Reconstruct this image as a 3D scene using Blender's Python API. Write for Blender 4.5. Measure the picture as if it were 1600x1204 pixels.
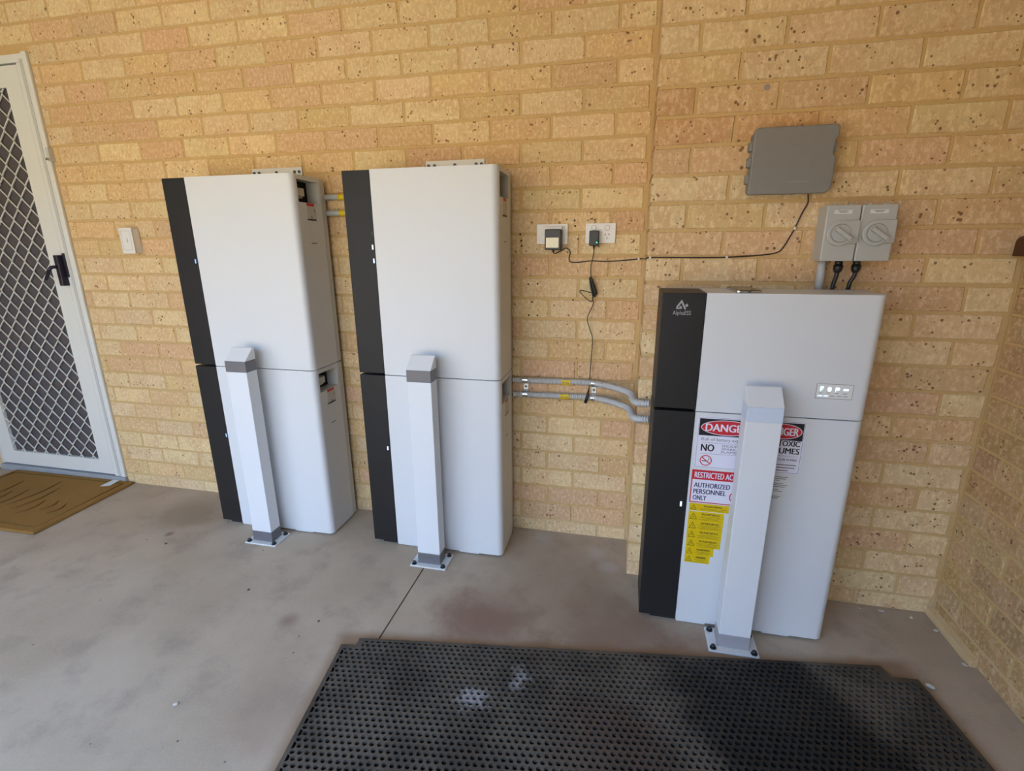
import bpy, bmesh, math, random
from mathutils import Vector, Matrix

random.seed(7)
for o in list(bpy.data.objects):
    bpy.data.objects.remove(o)
SC = bpy.context.scene
COL = SC.collection

# ------------------------------------------------------------------ camera
FPX = 775.703                       # focal length in pixels of the 1600 px frame
CR = Vector((0.9758538822, 0.2183409058, -0.0060373357))
CU = Vector((-0.0532535457, 0.2646361194, 0.9628768271))
CF = Vector((-0.2118330957, 0.9393055803, -0.2698736119))
CP = Vector((0.0, -2.0720344, 1.3053248))
cam_d = bpy.data.cameras.new('camera')
cam = bpy.data.objects.new('camera', cam_d)
COL.objects.link(cam)
cam_d.sensor_fit = 'HORIZONTAL'
cam_d.sensor_width = 36.0
cam_d.lens = FPX / 1600 * 36
cam_d.clip_start = 0.02
mw = Matrix((CR, CU, -CF)).transposed().to_4x4()
mw.translation = CP
cam.matrix_world = mw
SC.camera = cam

# ------------------------------------------------------------------ sky, sun, exposure
SC.view_settings.view_transform = 'Standard'
SC.view_settings.look = 'None'
SC.view_settings.gamma = 1.0
SC.view_settings.use_curve_mapping = False
SC.view_settings.exposure = 1.53

world = bpy.data.worlds.new('sky')
SC.world = world
world.use_nodes = True
wn = world.node_tree
wn.nodes.clear()
w_out = wn.nodes.new('ShaderNodeOutputWorld')
w_bg = wn.nodes.new('ShaderNodeBackground')
w_bg.inputs['Color'].default_value = (0.32, 0.585, 1.05, 1)      # an even, clear blue sky
w_bg.inputs['Strength'].default_value = 2.6
wn.links.new(w_bg.outputs['Background'], w_out.inputs['Surface'])

sun_d = bpy.data.lights.new('sun', 'SUN')
sun_d.energy = 6.2
sun_d.color = (1.0, 0.94, 0.85)
sun_d.angle = math.radians(0.53)
sun = bpy.data.objects.new('sun', sun_d)
COL.objects.link(sun)
# the sun stands over the house: it lights the yard, not the wall
sd = Vector((0.55, 0.40, 1.0)).normalized()
sun.rotation_euler = sd.to_track_quat('Z', 'Y').to_euler()
sun.location = (3, 8, 12)


# ------------------------------------------------------------------ materials
def new_mat(name):
    m = bpy.data.materials.new(name)
    m.use_nodes = True
    nt = m.node_tree
    b = nt.nodes['Principled BSDF']
    return m, nt, b


def N(nt, typ, **kw):
    n = nt.nodes.new(typ)
    for k, v in kw.items():
        if k in n.inputs:
            n.inputs[k].default_value = v
        else:
            setattr(n, k, v)
    return n


def mixc(nt, fac, a, b, blend='MIX'):
    n = nt.nodes.new('ShaderNodeMix')
    n.data_type = 'RGBA'
    n.blend_type = blend
    for sock, val in ((n.inputs[0], fac), (n.inputs[6], a), (n.inputs[7], b)):
        if isinstance(val, (int, float)):
            sock.default_value = val
        elif isinstance(val, (tuple, list)):
            sock.default_value = (*val[:3], 1)
        else:
            nt.links.new(val, sock)
    return n.outputs[2]


def maprange(nt, val, a, b, c=0.0, d=1.0, smooth=True):
    n = nt.nodes.new('ShaderNodeMapRange')
    n.interpolation_type = 'SMOOTHSTEP' if smooth else 'LINEAR'
    nt.links.new(val, n.inputs[0])
    for i, v in enumerate((a, b, c, d)):
        n.inputs[i + 1].default_value = v
    return n.outputs[0]


def mth(nt, op, a, b=None):
    n = nt.nodes.new('ShaderNodeMath')
    n.operation = op
    for i, v in enumerate((a, b)):
        if v is None:
            continue
        if isinstance(v, (int, float)):
            n.inputs[i].default_value = v
        else:
            nt.links.new(v, n.inputs[i])
    return n.outputs[0]


def noise(nt, co, scale, detail=3.0, rough=0.55):
    n = N(nt, 'ShaderNodeTexNoise')
    n.inputs['Scale'].default_value = scale
    n.inputs['Detail'].default_value = detail
    n.inputs['Roughness'].default_value = rough
    nt.links.new(co, n.inputs['Vector'])
    return n.outputs['Fac']


def bump(nt, b, height, strength=0.3, dist=0.002):
    n = nt.nodes.new('ShaderNodeBump')
    n.inputs['Strength'].default_value = strength
    n.inputs['Distance'].default_value = dist
    nt.links.new(height, n.inputs['Height'])
    nt.links.new(n.outputs['Normal'], b.inputs['Normal'])


def plain(name, col, rough=0.5, metal=0.0, spec=0.5, var=0.03, scale=30.0, bmp=0.0, emit=None):
    m, nt, b = new_mat(name)
    co = N(nt, 'ShaderNodeNewGeometry').outputs['Position']
    f = noise(nt, co, scale, 4)
    lo = tuple(max(0, c * (1 - var * 2)) for c in col)
    hi = tuple(min(1, c * (1 + var * 2)) for c in col)
    nt.links.new(mixc(nt, f, lo, hi), b.inputs['Base Color'])
    b.inputs['Roughness'].default_value = rough
    b.inputs['Metallic'].default_value = metal
    b.inputs['Specular IOR Level'].default_value = spec
    if bmp:
        bump(nt, b, noise(nt, co, scale * 8, 2), bmp, 0.001)
    if emit:
        b.inputs['Emission Color'].default_value = (*emit[:3], 1)
        b.inputs['Emission Strength'].default_value = emit[3]
    return m


def brick_mat(name, from_attr):
    m, nt, b = new_mat(name)
    co = N(nt, 'ShaderNodeNewGeometry').outputs['Position']
    if from_attr:
        base = N(nt, 'ShaderNodeAttribute', attribute_name='tint').outputs['Color']
    else:
        base = N(nt, 'ShaderNodeObjectInfo').outputs['Color']
    cloud = noise(nt, co, 11, 3)
    c1 = mixc(nt, maprange(nt, cloud, 0.40, 0.64, 0.0, 0.55), base, (0.61, 0.375, 0.20))
    mp = N(nt, 'ShaderNodeMapping')
    mp.inputs['Scale'].default_value = (1.25, 1.0, 0.75)
    nt.links.new(co, mp.inputs['Vector'])
    fleck = noise(nt, mp.outputs['Vector'], 74, 5, 0.7)
    pale = mixc(nt, 0.40, mixc(nt, 1.0, base, (1.22, 1.26, 1.32), 'MULTIPLY'), (0.82, 0.66, 0.43))
    c2 = mixc(nt, maprange(nt, fleck, 0.46, 0.64, 0.0, 0.85), c1, pale)
    drk = noise(nt, co, 48, 4, 0.65)
    c3 = mixc(nt, maprange(nt, drk, 0.34, 0.45, 0.40, 0.0), c2, (0.50, 0.29, 0.14))
    vo = N(nt, 'ShaderNodeTexVoronoi')
    vo.inputs['Scale'].default_value = 62
    nt.links.new(co, vo.inputs['Vector'])
    sel = noise(nt, co, 19, 3)
    rad = maprange(nt, sel, 0.42, 0.70, -0.02, 0.32)
    pit = maprange(nt, mth(nt, 'SUBTRACT', vo.outputs['Distance'], rad), -0.04, 0.03, 1.0, 0.0)
    c4 = mixc(nt, mth(nt, 'MULTIPLY', pit, 0.8), c3, (0.16, 0.075, 0.035))
    nt.links.new(c4, b.inputs['Base Color'])
    b.inputs['Roughness'].default_value = 0.9
    b.inputs['Specular IOR Level'].default_value = 0.2
    h = mth(nt, 'SUBTRACT', mth(nt, 'ADD', fleck, mth(nt, 'MULTIPLY', cloud, 0.7)), mth(nt, 'MULTIPLY', pit, 1.2))
    bump(nt, b, h, 0.5, 0.003)
    return m


def mortar_mat():
    m, nt, b = new_mat('mortar')
    co = N(nt, 'ShaderNodeNewGeometry').outputs['Position']
    a = noise(nt, co, 9, 4)
    g = noise(nt, co, 160, 3)
    c = mixc(nt, a, (0.55, 0.355, 0.145), (0.63, 0.43, 0.20))
    c = mixc(nt, maprange(nt, g, 0.4, 0.65, 0.0, 0.35), c, (0.67, 0.475, 0.24))
    sep = N(nt, 'ShaderNodeSeparateXYZ')
    nt.links.new(co, sep.inputs[0])
    # salt bloom just above the slab
    low = maprange(nt, sep.outputs['Z'], 0.03, 0.10, 0.35, 0.0)
    c = mixc(nt, mth(nt, 'MULTIPLY', low, a), c, (0.70, 0.64, 0.55))
    nt.links.new(c, b.inputs['Base Color'])
    b.inputs['Roughness'].default_value = 0.95
    b.inputs['Specular IOR Level'].default_value = 0.15
    bump(nt, b, mth(nt, 'ADD', g, mth(nt, 'MULTIPLY', a, 0.6)), 0.5, 0.003)
    return m


MAT_O = Vector((-0.827, -0.812, 0))
MAT_A = math.radians(8.3)


def concrete_mat():
    m, nt, b = new_mat('concrete')
    co = N(nt, 'ShaderNodeNewGeometry').outputs['Position']
    big = noise(nt, co, 1.6, 4, 0.6)
    mid = noise(nt, co, 6, 5, 0.6)
    fine = noise(nt, co, 140, 3)
    c = mixc(nt, maprange(nt, big, 0.3, 0.7), (0.40, 0.305, 0.215), (0.49, 0.39, 0.29))
    c = mixc(nt, maprange(nt, mid, 0.48, 0.70, 0.0, 0.55), c, (0.29, 0.225, 0.175))
    c = mixc(nt, maprange(nt, fine, 0.35, 0.7, 0.0, 0.18), c, (0.55, 0.47, 0.37))
    sp = N(nt, 'ShaderNodeTexVoronoi')
    sp.inputs['Scale'].default_value = 13
    nt.links.new(co, sp.inputs['Vector'])
    spk = mth(nt, 'MULTIPLY', maprange(nt, sp.outputs['Distance'], 0.03, 0.06, 1.0, 0.0),
              maprange(nt, noise(nt, co, 5.3, 1), 0.47, 0.56))
    c = mixc(nt, mth(nt, 'MULTIPLY', spk, 0.8), c, (0.08, 0.06, 0.05))
    # old red-brown soil stains, each at its own place: x, y, radius, strength, colour
    for (x, y, r, s, colr) in ((-0.43, -0.62, 0.24, 0.8, (0.20, 0.10, 0.07)),
                               (0.04, -0.62, 0.32, 0.7, (0.22, 0.12, 0.08)),
                               (0.35, -0.62, 0.20, 0.5, (0.21, 0.11, 0.075)),
                               (-2.12, -0.22, 0.22, 0.55, (0.22, 0.155, 0.10)),
                               (-1.13, -0.78, 0.05, 0.55, (0.20, 0.12, 0.085)),
                               (-2.05, -0.40, 0.03, 0.7, (0.17, 0.09, 0.06)),
                               (-0.96, -1.10, 0.18, 0.35, (0.28, 0.165, 0.12)),
                               (-0.15, -0.42, 0.46, 0.5, (0.27, 0.19, 0.13))):
        d = N(nt, 'ShaderNodeVectorMath', operation='DISTANCE')
        nt.links.new(co, d.inputs[0])
        d.inputs[1].default_value = (x, y, 0)
        dd = mth(nt, 'ADD', d.outputs['Value'], mth(nt, 'MULTIPLY', mth(nt, 'SUBTRACT', mid, 0.5), r * 1.6))
        c = mixc(nt, maprange(nt, dd, r * 0.15, r * 1.05, s, 0.0), c, colr)
    # white lime bloom beside the wall pier
    for (x, y, r, s) in ((-0.06, -0.12, 0.07, 0.6), (-0.32, -0.05, 0.06, 0.4), (0.0, -0.22, 0.05, 0.5)):
        d = N(nt, 'ShaderNodeVectorMath', operation='DISTANCE')
        nt.links.new(co, d.inputs[0])
        d.inputs[1].default_value = (x, y, 0)
        dd = mth(nt, 'ADD', d.outputs['Value'], mth(nt, 'MULTIPLY', mth(nt, 'SUBTRACT', mid, 0.5), 0.16))
        c = mixc(nt, maprange(nt, dd, 0.0, r, s, 0.0), c, (0.50, 0.46, 0.43))
    # orange soil washed out along the back edge of the rubber mat
    rel = N(nt, 'ShaderNodeVectorMath', operation='SUBTRACT')
    nt.links.new(co, rel.inputs[0])
    rel.inputs[1].default_value = MAT_O
    dots = []
    for v in ((math.cos(MAT_A), math.sin(MAT_A), 0), (-math.sin(MAT_A), math.cos(MAT_A), 0)):
        d = N(nt, 'ShaderNodeVectorMath', operation='DOT_PRODUCT')
        nt.links.new(rel.outputs[0], d.inputs[0])
        d.inputs[1].default_value = v
        dots.append(d.outputs['Value'])
    wob = mth(nt, 'MULTIPLY', mth(nt, 'SUBTRACT', mid, 0.5), 0.06)
    ly = mth(nt, 'ADD', dots[1], wob)
    band = mth(nt, 'MULTIPLY', maprange(nt, ly, 0.014, 0.058, 0.75, 0.0),
               mth(nt, 'MULTIPLY', maprange(nt, dots[0], -0.10, -0.05), maprange(nt, dots[0], 1.76, 1.84, 1.0, 0.0)))
    c = mixc(nt, band, c, (0.25, 0.14, 0.07))
    nt.links.new(c, b.inputs['Base Color'])
    b.inputs['Roughness'].default_value = 0.75
    b.inputs['Specular IOR Level'].default_value = 0.3
    bump(nt, b, mth(nt, 'ADD', fine, mid), 0.12, 0.002)
    return m


def rubber_mat():
    m, nt, b = new_mat('rubber')
    co = N(nt, 'ShaderNodeNewGeometry').outputs['Position']
    big = noise(nt, co, 5, 4)
    fine = noise(nt, co, 220, 3)
    c = mixc(nt, maprange(nt, big, 0.35, 0.65), (0.052, 0.041, 0.031), (0.108, 0.086, 0.065))
    c = mixc(nt, maprange(nt, fine, 0.5, 0.75, 0.0, 0.25), c, (0.14, 0.12, 0.10))
    ragged = noise(nt, co, 38, 4, 0.7)
    # reddish soil worn into the middle, pale spots, darker patches to the right
    for (x, y, r, s, colr) in ((0.02, -1.02, 0.22, 0.45, (0.085, 0.05, 0.036)),
                               (-0.366, -0.953, 0.055, 0.6, (0.42, 0.38, 0.37)), (-0.40, -0.962, 0.045, 0.5, (0.40, 0.36, 0.35)),
                               (-0.252, -0.846, 0.05, 0.5, (0.36, 0.33, 0.32)), (-0.262, -0.880, 0.04, 0.35, (0.36, 0.33, 0.32)),
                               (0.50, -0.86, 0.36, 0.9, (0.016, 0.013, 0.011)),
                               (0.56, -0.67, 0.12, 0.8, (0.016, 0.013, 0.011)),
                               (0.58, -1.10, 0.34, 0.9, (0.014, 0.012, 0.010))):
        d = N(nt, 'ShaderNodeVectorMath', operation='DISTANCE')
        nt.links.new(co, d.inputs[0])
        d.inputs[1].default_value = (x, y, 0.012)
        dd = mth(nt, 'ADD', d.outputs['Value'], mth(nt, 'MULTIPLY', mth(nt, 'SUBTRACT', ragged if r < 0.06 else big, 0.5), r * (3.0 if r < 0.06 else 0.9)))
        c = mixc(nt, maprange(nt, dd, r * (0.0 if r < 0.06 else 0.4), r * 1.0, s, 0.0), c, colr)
    nt.links.new(c, b.inputs['Base Color'])
    b.inputs['Roughness'].default_value = 0.65
    b.inputs['Specular IOR Level'].default_value = 0.35
    bump(nt, b, fine, 0.2, 0.001)
    return m


def coir_mat():
    m, nt, b = new_mat('coir')
    co = N(nt, 'ShaderNodeNewGeometry').outputs['Position']
    a = noise(nt, co, 240, 3, 0.7)
    g = noise(nt, co, 5, 3)
    c = mixc(nt, a, (0.22, 0.105, 0.028), (0.52, 0.29, 0.09))
    c = mixc(nt, maprange(nt, g, 0.4, 0.7, 0.0, 0.35), c, (0.30, 0.17, 0.06))
    nt.links.new(c, b.inputs['Base Color'])
    b.inputs['Roughness'].default_value = 1.0
    b.inputs['Specular IOR Level'].default_value = 0.05
    bump(nt, b, a, 1.0, 0.006)
    return m


def print_mat(name, col):
    return plain(name, col, 0.45, 0, 0.4, 0.02, 200)


M = {
    'brick': brick_mat('brick', False), 'brick_rest': brick_mat('brick_rest', True),
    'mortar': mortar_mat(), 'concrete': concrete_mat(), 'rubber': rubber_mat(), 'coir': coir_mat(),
    'coir_dark': plain('coir_dark', (0.19, 0.10, 0.033), 1.0, 0, 0.05, 0.2, 200, 0.6),
    'white': plain('white_powder_coat', (0.68, 0.69, 0.70), 0.42, 0, 0.45, 0.012, 4, 0.03),
    'chassis': plain('light_grey_chassis', (0.56, 0.55, 0.52), 0.45, 0, 0.4, 0.02, 20),
    'dark': plain('charcoal_panel', (0.017, 0.0165, 0.017), 0.48, 0, 0.28, 0.04, 12),
    'black': plain('black_plastic', (0.012, 0.012, 0.013), 0.4, 0, 0.5, 0.05, 60),
    'hole': plain('black_recess', (0.018, 0.018, 0.018), 0.7, 0, 0.3, 0.05, 60),
    'post': plain('post_white_paint', (0.72, 0.735, 0.755), 0.4, 0, 0.45, 0.012, 8, 0.03),
    'band': plain('grey_reflective_band', (0.155, 0.15, 0.16), 0.4, 0.1, 0.5, 0.03, 40),
    'band_pale': plain('pale_reflective_band', (0.58, 0.64, 0.76), 0.4, 0.0, 0.5, 0.02, 40),
    'band_mid': plain('mid_grey_band', (0.36, 0.35, 0.38), 0.4, 0.1, 0.5, 0.02, 40),
    'plate': plain('galvanised_plate_paint', (0.70, 0.70, 0.69), 0.45, 0.1, 0.5, 0.03, 50),
    'bolt': plain('dark_bolt', (0.055, 0.06, 0.075), 0.38, 0.8, 0.5, 0.06, 90),
    'steel': plain('zinc_steel', (0.62, 0.62, 0.62), 0.25, 0.95, 0.5, 0.05, 70),
    'conduit': plain('grey_conduit', (0.50, 0.495, 0.49), 0.45, 0, 0.45, 0.03, 60),
    'outlet': plain('white_switch_plastic', (0.78, 0.75, 0.71), 0.3, 0, 0.5, 0.012, 60),
    'greyplastic': plain('grey_weatherproof_plastic', (0.235, 0.22, 0.205), 0.55, 0, 0.4, 0.03, 40, 0.05),
    'isolator': plain('light_grey_isolator', (0.46, 0.455, 0.43), 0.32, 0, 0.5, 0.015, 40),
    'isolator_dark': plain('isolator_grey_shade', (0.30, 0.295, 0.28), 0.4, 0, 0.5, 0.015, 40),
    'door': plain('cream_door_paint', (0.74, 0.735, 0.68), 0.42, 0, 0.45, 0.012, 10, 0.03),
    'screen': plain('dark_flyscreen', (0.10, 0.085, 0.088), 0.8, 0, 0.2, 0.08, 300, 0.2),
    'handle': plain('dark_handle', (0.022, 0.016, 0.032), 0.3, 0.2, 0.5, 0.05, 60),
    'sill': plain('grey_sill', (0.36, 0.38, 0.40), 0.6, 0.1, 0.4, 0.05, 30),
    'sign_white': print_mat('sign_white', (0.76, 0.74, 0.83)),
    'label_white': print_mat('label_white', (0.70, 0.70, 0.67)),
    'sign_red': print_mat('sign_red', (0.58, 0.025, 0.035)),
    'sign_black': print_mat('sign_black', (0.012, 0.012, 0.016)),
    'sign_navy': print_mat('sign_navy', (0.03, 0.035, 0.10)),
    'sign_yellow': print_mat('sign_yellow', (0.72, 0.50, 0.004)),
    'ink_grey': print_mat('ink_grey', (0.16, 0.15, 0.15)),
    'label_cream': print_mat('label_cream', (0.90, 0.84, 0.60)),
    'logo': print_mat('logo_grey', (0.36, 0.36, 0.37)),
    'led': plain('blue_white_led', (0.6, 0.75, 1.0), 0.3, 0, 0.5, 0.0, 10, 0, (0.45, 0.68, 1.0, 0.55)),
    'led_dim': plain('dim_blue_led', (0.2, 0.35, 0.7), 0.3, 0, 0.5, 0.0, 10, 0, (0.25, 0.5, 1.0, 0.3)),
    'led_off': plain('led_off', (0.10, 0.07, 0.06), 0.3),
    'led_green': plain('green_led', (0.05, 0.6, 0.25), 0.3, 0, 0.5, 0.0, 10, 0, (0.05, 0.8, 0.3, 0.6)),
    'phone_glass': plain('phone_glass', (0.03, 0.02, 0.018), 0.1, 0, 0.6, 0.02, 10),
    'rust': plain('dark_brown_paint', (0.085, 0.032, 0.012), 0.6, 0, 0.4, 0.1, 60, 0.2),
    'pebble': plain('pale_pebble', (0.55, 0.50, 0.42), 0.9, 0, 0.2, 0.1, 120, 0.3),
    'leaf': plain('dry_leaf', (0.10, 0.07, 0.045), 0.9, 0, 0.2, 0.1, 120),
    'seal': plain('grey_plug_filler', (0.33, 0.28, 0.26), 0.8, 0, 0.2, 0.05, 90),
    'ceiling': plain('cream_ceiling', (0.80, 0.70, 0.52), 0.9, 0, 0.2, 0.02, 6),
    'ground': plain('sandy_paving', (0.54, 0.40, 0.235), 0.95, 0, 0.1, 0.08, 1.2),
    'sky_blocker': plain('cream_sky_blocker', (0.62, 0.47, 0.29), 0.9, 0, 0.1, 0.05, 3),
    'soil': plain('joint_soil', (0.12, 0.075, 0.045), 1.0, 0, 0.05, 0.15, 80),
    'bare_timber': plain('fascia_timber', (0.45, 0.36, 0.25), 0.8, 0, 0.2, 0.05, 10),
}
BLACK_RUBBER_BOTTOM = plain('rubber_hole_floor', (0.014, 0.012, 0.011), 0.9, 0, 0.1, 0.1, 50)


# ------------------------------------------------------------------ mesh helpers
def wloc(o):
    v = Vector((0, 0, 0))
    while o is not None:
        v += o.location
        o = o.parent
    return v


class MB:
    """collects polygons in world coordinates and links them as one mesh object"""

    def __init__(self):
        self.v, self.f, self.sm = [], [], []

    def add(self, vs, fs, smooth=False):
        n = len(self.v)
        self.v += [tuple(p) for p in vs]
        for f in fs:
            self.f.append([i + n for i in f])
            self.sm.append(smooth)
        return self

    def box(self, x0, x1, y0, y1, z0, z1):
        vs = [(x, y, z) for z in (z0, z1) for y in (y0, y1) for x in (x0, x1)]
        return self.add(vs, [(0, 2, 3, 1), (4, 5, 7, 6), (0, 1, 5, 4), (2, 6, 7, 3), (0, 4, 6, 2), (1, 3, 7, 5)])

    def prism(self, poly, axis, a, b, smooth=False):
        """poly: 2D outline; axis 'z': (x,y), 'y': (x,z), 'x': (y,z)"""
        def P(p, t):
            return {'z': (p[0], p[1], t), 'y': (p[0], t, p[1]), 'x': (t, p[0], p[1])}[axis]
        n = len(poly)
        vs = [P(p, a) for p in poly] + [P(p, b) for p in poly]
        self.add(vs, [list(range(n))[::-1], list(range(n, 2 * n))])
        m = len(self.v) - 2 * n
        for i in range(n):
            j = (i + 1) % n
            self.f.append([m + i, m + j, m + n + j, m + n + i])
            self.sm.append(smooth)
        return self

    def flat(self, poly, y):
        """a flat polygon in a plane of constant y, facing the camera side"""
        return self.add([(p[0], y, p[1]) for p in poly], [list(range(len(poly)))])

    def rect(self, x0, x1, z0, z1, y):
        return self.flat([(x0, z0), (x1, z0), (x1, z1), (x0, z1)], y)

    def tube(self, pts, r, n=10, cap=True):
        pts = [Vector(p) for p in pts]
        rs = r if isinstance(r, (list, tuple)) else [r] * len(pts)
        up = None
        rings = []
        for i, p in enumerate(pts):
            d = (pts[min(i + 1, len(pts) - 1)] - pts[max(i - 1, 0)])
            if d.length < 1e-9:
                d = Vector((0, 0, 1))
            d.normalize()
            if up is None:
                up = d.orthogonal().normalized()
            up = (up - d * up.dot(d))
            if up.length < 1e-6:
                up = d.orthogonal()
            up.normalize()
            s = d.cross(up)
            rings.append([p + (up * math.cos(2 * math.pi * k / n) + s * math.sin(2 * math.pi * k / n)) * rs[i]
                          for k in range(n)])
        vs = [v for ring in rings for v in ring]
        fs = []
        for i in range(len(rings) - 1):
            for k in range(n):
                k2 = (k + 1) % n
                fs.append((i * n + k, i * n + k2, (i + 1) * n + k2, (i + 1) * n + k))
        self.add(vs, fs, True)
        if cap:
            m = len(self.v) - len(vs)
            self.f.append([m + k for k in range(n)][::-1])
            self.f.append([m + (len(rings) - 1) * n + k for k in range(n)])
            self.sm += [False, False]
        return self

    def disc(self, c, axis, r, h, n=24, r2=None):
        """a short cylinder or cone, from c along axis"""
        c, a = Vector(c), Vector(axis).normalized()
        return self.tube([c, c + a * h], [r, r if r2 is None else r2], n)

    def build(self, name, mat, parent=None, bevel=0.0, seg=2, origin=None):
        L = wloc(parent) if parent is not None else Vector((0, 0, 0))
        if origin is not None:
            L = L + (Vector(origin) - L)
        me = bpy.data.meshes.new(name)
        me.from_pydata([Vector(p) - L for p in self.v], [], self.f)
        me.polygons.foreach_set('use_smooth', self.sm)
        me.materials.append(mat)
        me.update()
        bm = bmesh.new()
        bm.from_mesh(me)
        bmesh.ops.recalc_face_normals(bm, faces=bm.faces)
        bm.to_mesh(me)
        bm.free()
        o = bpy.data.objects.new(name, me)
        COL.objects.link(o)
        if parent is not None:
            o.parent = parent
        elif origin is not None:
            o.location = origin
        if bevel:
            b = o.modifiers.new('edge', 'BEVEL')
            b.width = bevel
            b.segments = seg
            b.limit_method = 'ANGLE'
            b.angle_limit = math.radians(40)
        return o


def tag(o, label, cat, group=None, kind=None):
    o['label'] = label
    if cat:
        o['category'] = cat
    if group:
        o['group'] = group
    if kind:
        o['kind'] = kind
    return o


def thing(name, loc, label, cat, group=None):
    o = bpy.data.objects.new(name, None)
    COL.objects.link(o)
    o.empty_display_size = 0.1
    o.location = loc
    return tag(o, label, cat, group)


def struct(o, label=None):
    o['kind'] = 'structure'
    if label:
        o['label'] = label
    return o


def spline(pts, n=8):
    P = [Vector(p) for p in pts]
    P = [P[0] * 2 - P[1]] + P + [P[-1] * 2 - P[-2]]
    out = []
    for i in range(1, len(P) - 2):
        a, b, c, d = P[i - 1:i + 3]
        for k in range(n):
            t = k / n
            out.append(0.5 * ((2 * b) + (c - a) * t + (2 * a - 5 * b + 4 * c - d) * t * t + (3 * b - a - 3 * c + d) * t ** 3))
    out.append(P[-2])
    return out


def resample(pts, step):
    pts = [Vector(p) for p in pts]
    out = [pts[0]]
    acc = 0.0
    for a, b in zip(pts, pts[1:]):
        L = (b - a).length
        t = step - acc
        while t <= L:
            out.append(a.lerp(b, t / L))
            t += step
        acc = (acc + L) % step if L else acc
    return out


def ellipse(cx, cz, rx, rz, n=40):
    return [(cx + rx * math.cos(2 * math.pi * k / n), cz + rz * math.sin(2 * math.pi * k / n)) for k in range(n)]


def rrect(x0, x1, z0, z1, r, n=5):
    rs = r if isinstance(r, (list, tuple)) else [r] * 4      # bl, br, tr, tl
    out = []
    for (cx, cz, a0), q in zip(((x0, z0, 180), (x1, z0, 270), (x1, z1, 0), (x0, z1, 90)), rs):
        sx = 1 if cx == x0 else -1
        sz = 1 if cz == z0 else -1
        for k in range(n + 1):
            a = math.radians(a0 + 90 * k / n)
            out.append((cx + sx * q + q * math.cos(a), cz + sz * q + q * math.sin(a)))
    return out


def ring_faces(mb, outer, inner, y):
    n = len(outer)
    mb.add([(p[0], y, p[1]) for p in outer] + [(p[0], y, p[1]) for p in inner],
           [(i, (i + 1) % n, n + (i + 1) % n, n + i) for i in range(n)])
    return mb


_tc = {}


def text(name, s, x0, x1, z0, z1, y, mat, parent, bold=0.0):
    """lettering as flat geometry that fills the box x0..x1, z0..z1 in the plane y"""
    key = s
    if key not in _tc:
        cu = bpy.data.curves.new('lettering', 'FONT')
        cu.body = s
        cu.size = 1.0
        cu.resolution_u = 3
        ob = bpy.data.objects.new('lettering', cu)
        COL.objects.link(ob)
        dg = bpy.context.evaluated_depsgraph_get()
        me = bpy.data.meshes.new_from_object(ob.evaluated_get(dg))
        vs = [tuple(v.co) for v in me.vertices]
        fs = [list(p.vertices) for p in me.polygons]
        bpy.data.objects.remove(ob)
        bpy.data.curves.remove(cu)
        bpy.data.meshes.remove(me)
        _tc[key] = (vs, fs)
    vs, fs = _tc[key]
    mx, Mx = min(v[0] for v in vs), max(v[0] for v in vs)
    mz, Mz = min(v[1] for v in vs), max(v[1] for v in vs)
    sx, sz = (x1 - x0) / (Mx - mx), (z1 - z0) / (Mz - mz)
    mb = MB()
    k = bold * (z1 - z0) * 2.0
    for i, dx in enumerate((0.0,) if not bold else (-k, 0.0, k)):
        mb.add([(x0 + dx + (v[0] - mx) * sx, y - 0.00003 * i, z0 + (v[1] - mz) * sz) for v in vs], fs)
    return mb.build(name, mat, parent)


def proj(p):
    v = Vector(p) - CP
    d = v.dot(CF)
    if d < 0.05:
        return None
    return 800 + FPX * v.dot(CR) / d, 602 - FPX * v.dot(CU) / d


# ------------------------------------------------------------------ key measures (metres)
Z0, CH, BL = 0.0634, 0.086, 0.24      # first bed joint, course height, brick module
XC, YP, XR = 0.068, -0.25, 1.158      # pier corner, pier face, right wall face
ZT = 2.62                             # ceiling
XD0, XD1, ZD = -3.70, -2.752, 2.180   # door opening

# boxes that hide wall from the camera (for choosing which bricks show)
HIDE = [(-1.882, -1.276, -0.25, -0.03, 0.01, 1.583), (-1.064, -0.457, -0.25, -0.03, 0.01, 1.583),
        (0.112, 0.72, -0.485, -0.27, 0.01, 1.168)]


def seen(p):
    q = proj(p)
    if q is None or not (0 <= q[0] <= 1600 and 0 <= q[1] <= 1204):
        return False
    d = Vector(p) - CP
    for b in HIDE:
        t0, t1 = 0.0, 0.999
        for i in range(3):
            lo, hi = b[2 * i], b[2 * i + 1]
            if abs(d[i]) < 1e-9:
                if not lo <= CP[i] <= hi:
                    t0 = 2
                continue
            a, c = (lo - CP[i]) / d[i], (hi - CP[i]) / d[i]
            t0, t1 = max(t0, min(a, c)), min(t1, max(a, c))
        if t0 < t1:
            return False
    return True


# ------------------------------------------------------------------ floor, ground, ceiling
XJ = -0.767                            # saw-cut joint in the slab
fl = MB()
fl.box(-7.0, XJ - 0.003, -3.1, 0.25, -0.12, 0.0)
fl.box(XJ + 0.003, 1.6, -3.1, 0.25, -0.12, 0.0)
struct(fl.build('floor', M['concrete']), 'grey concrete carport slab with a saw-cut joint and brown soil stains')
jo = MB().box(XJ - 0.0035, XJ + 0.0035, -3.1, 0.25, -0.10, -0.005)
o = jo.build('slab_joint', M['soil'], bpy.data.objects['floor'])

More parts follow.
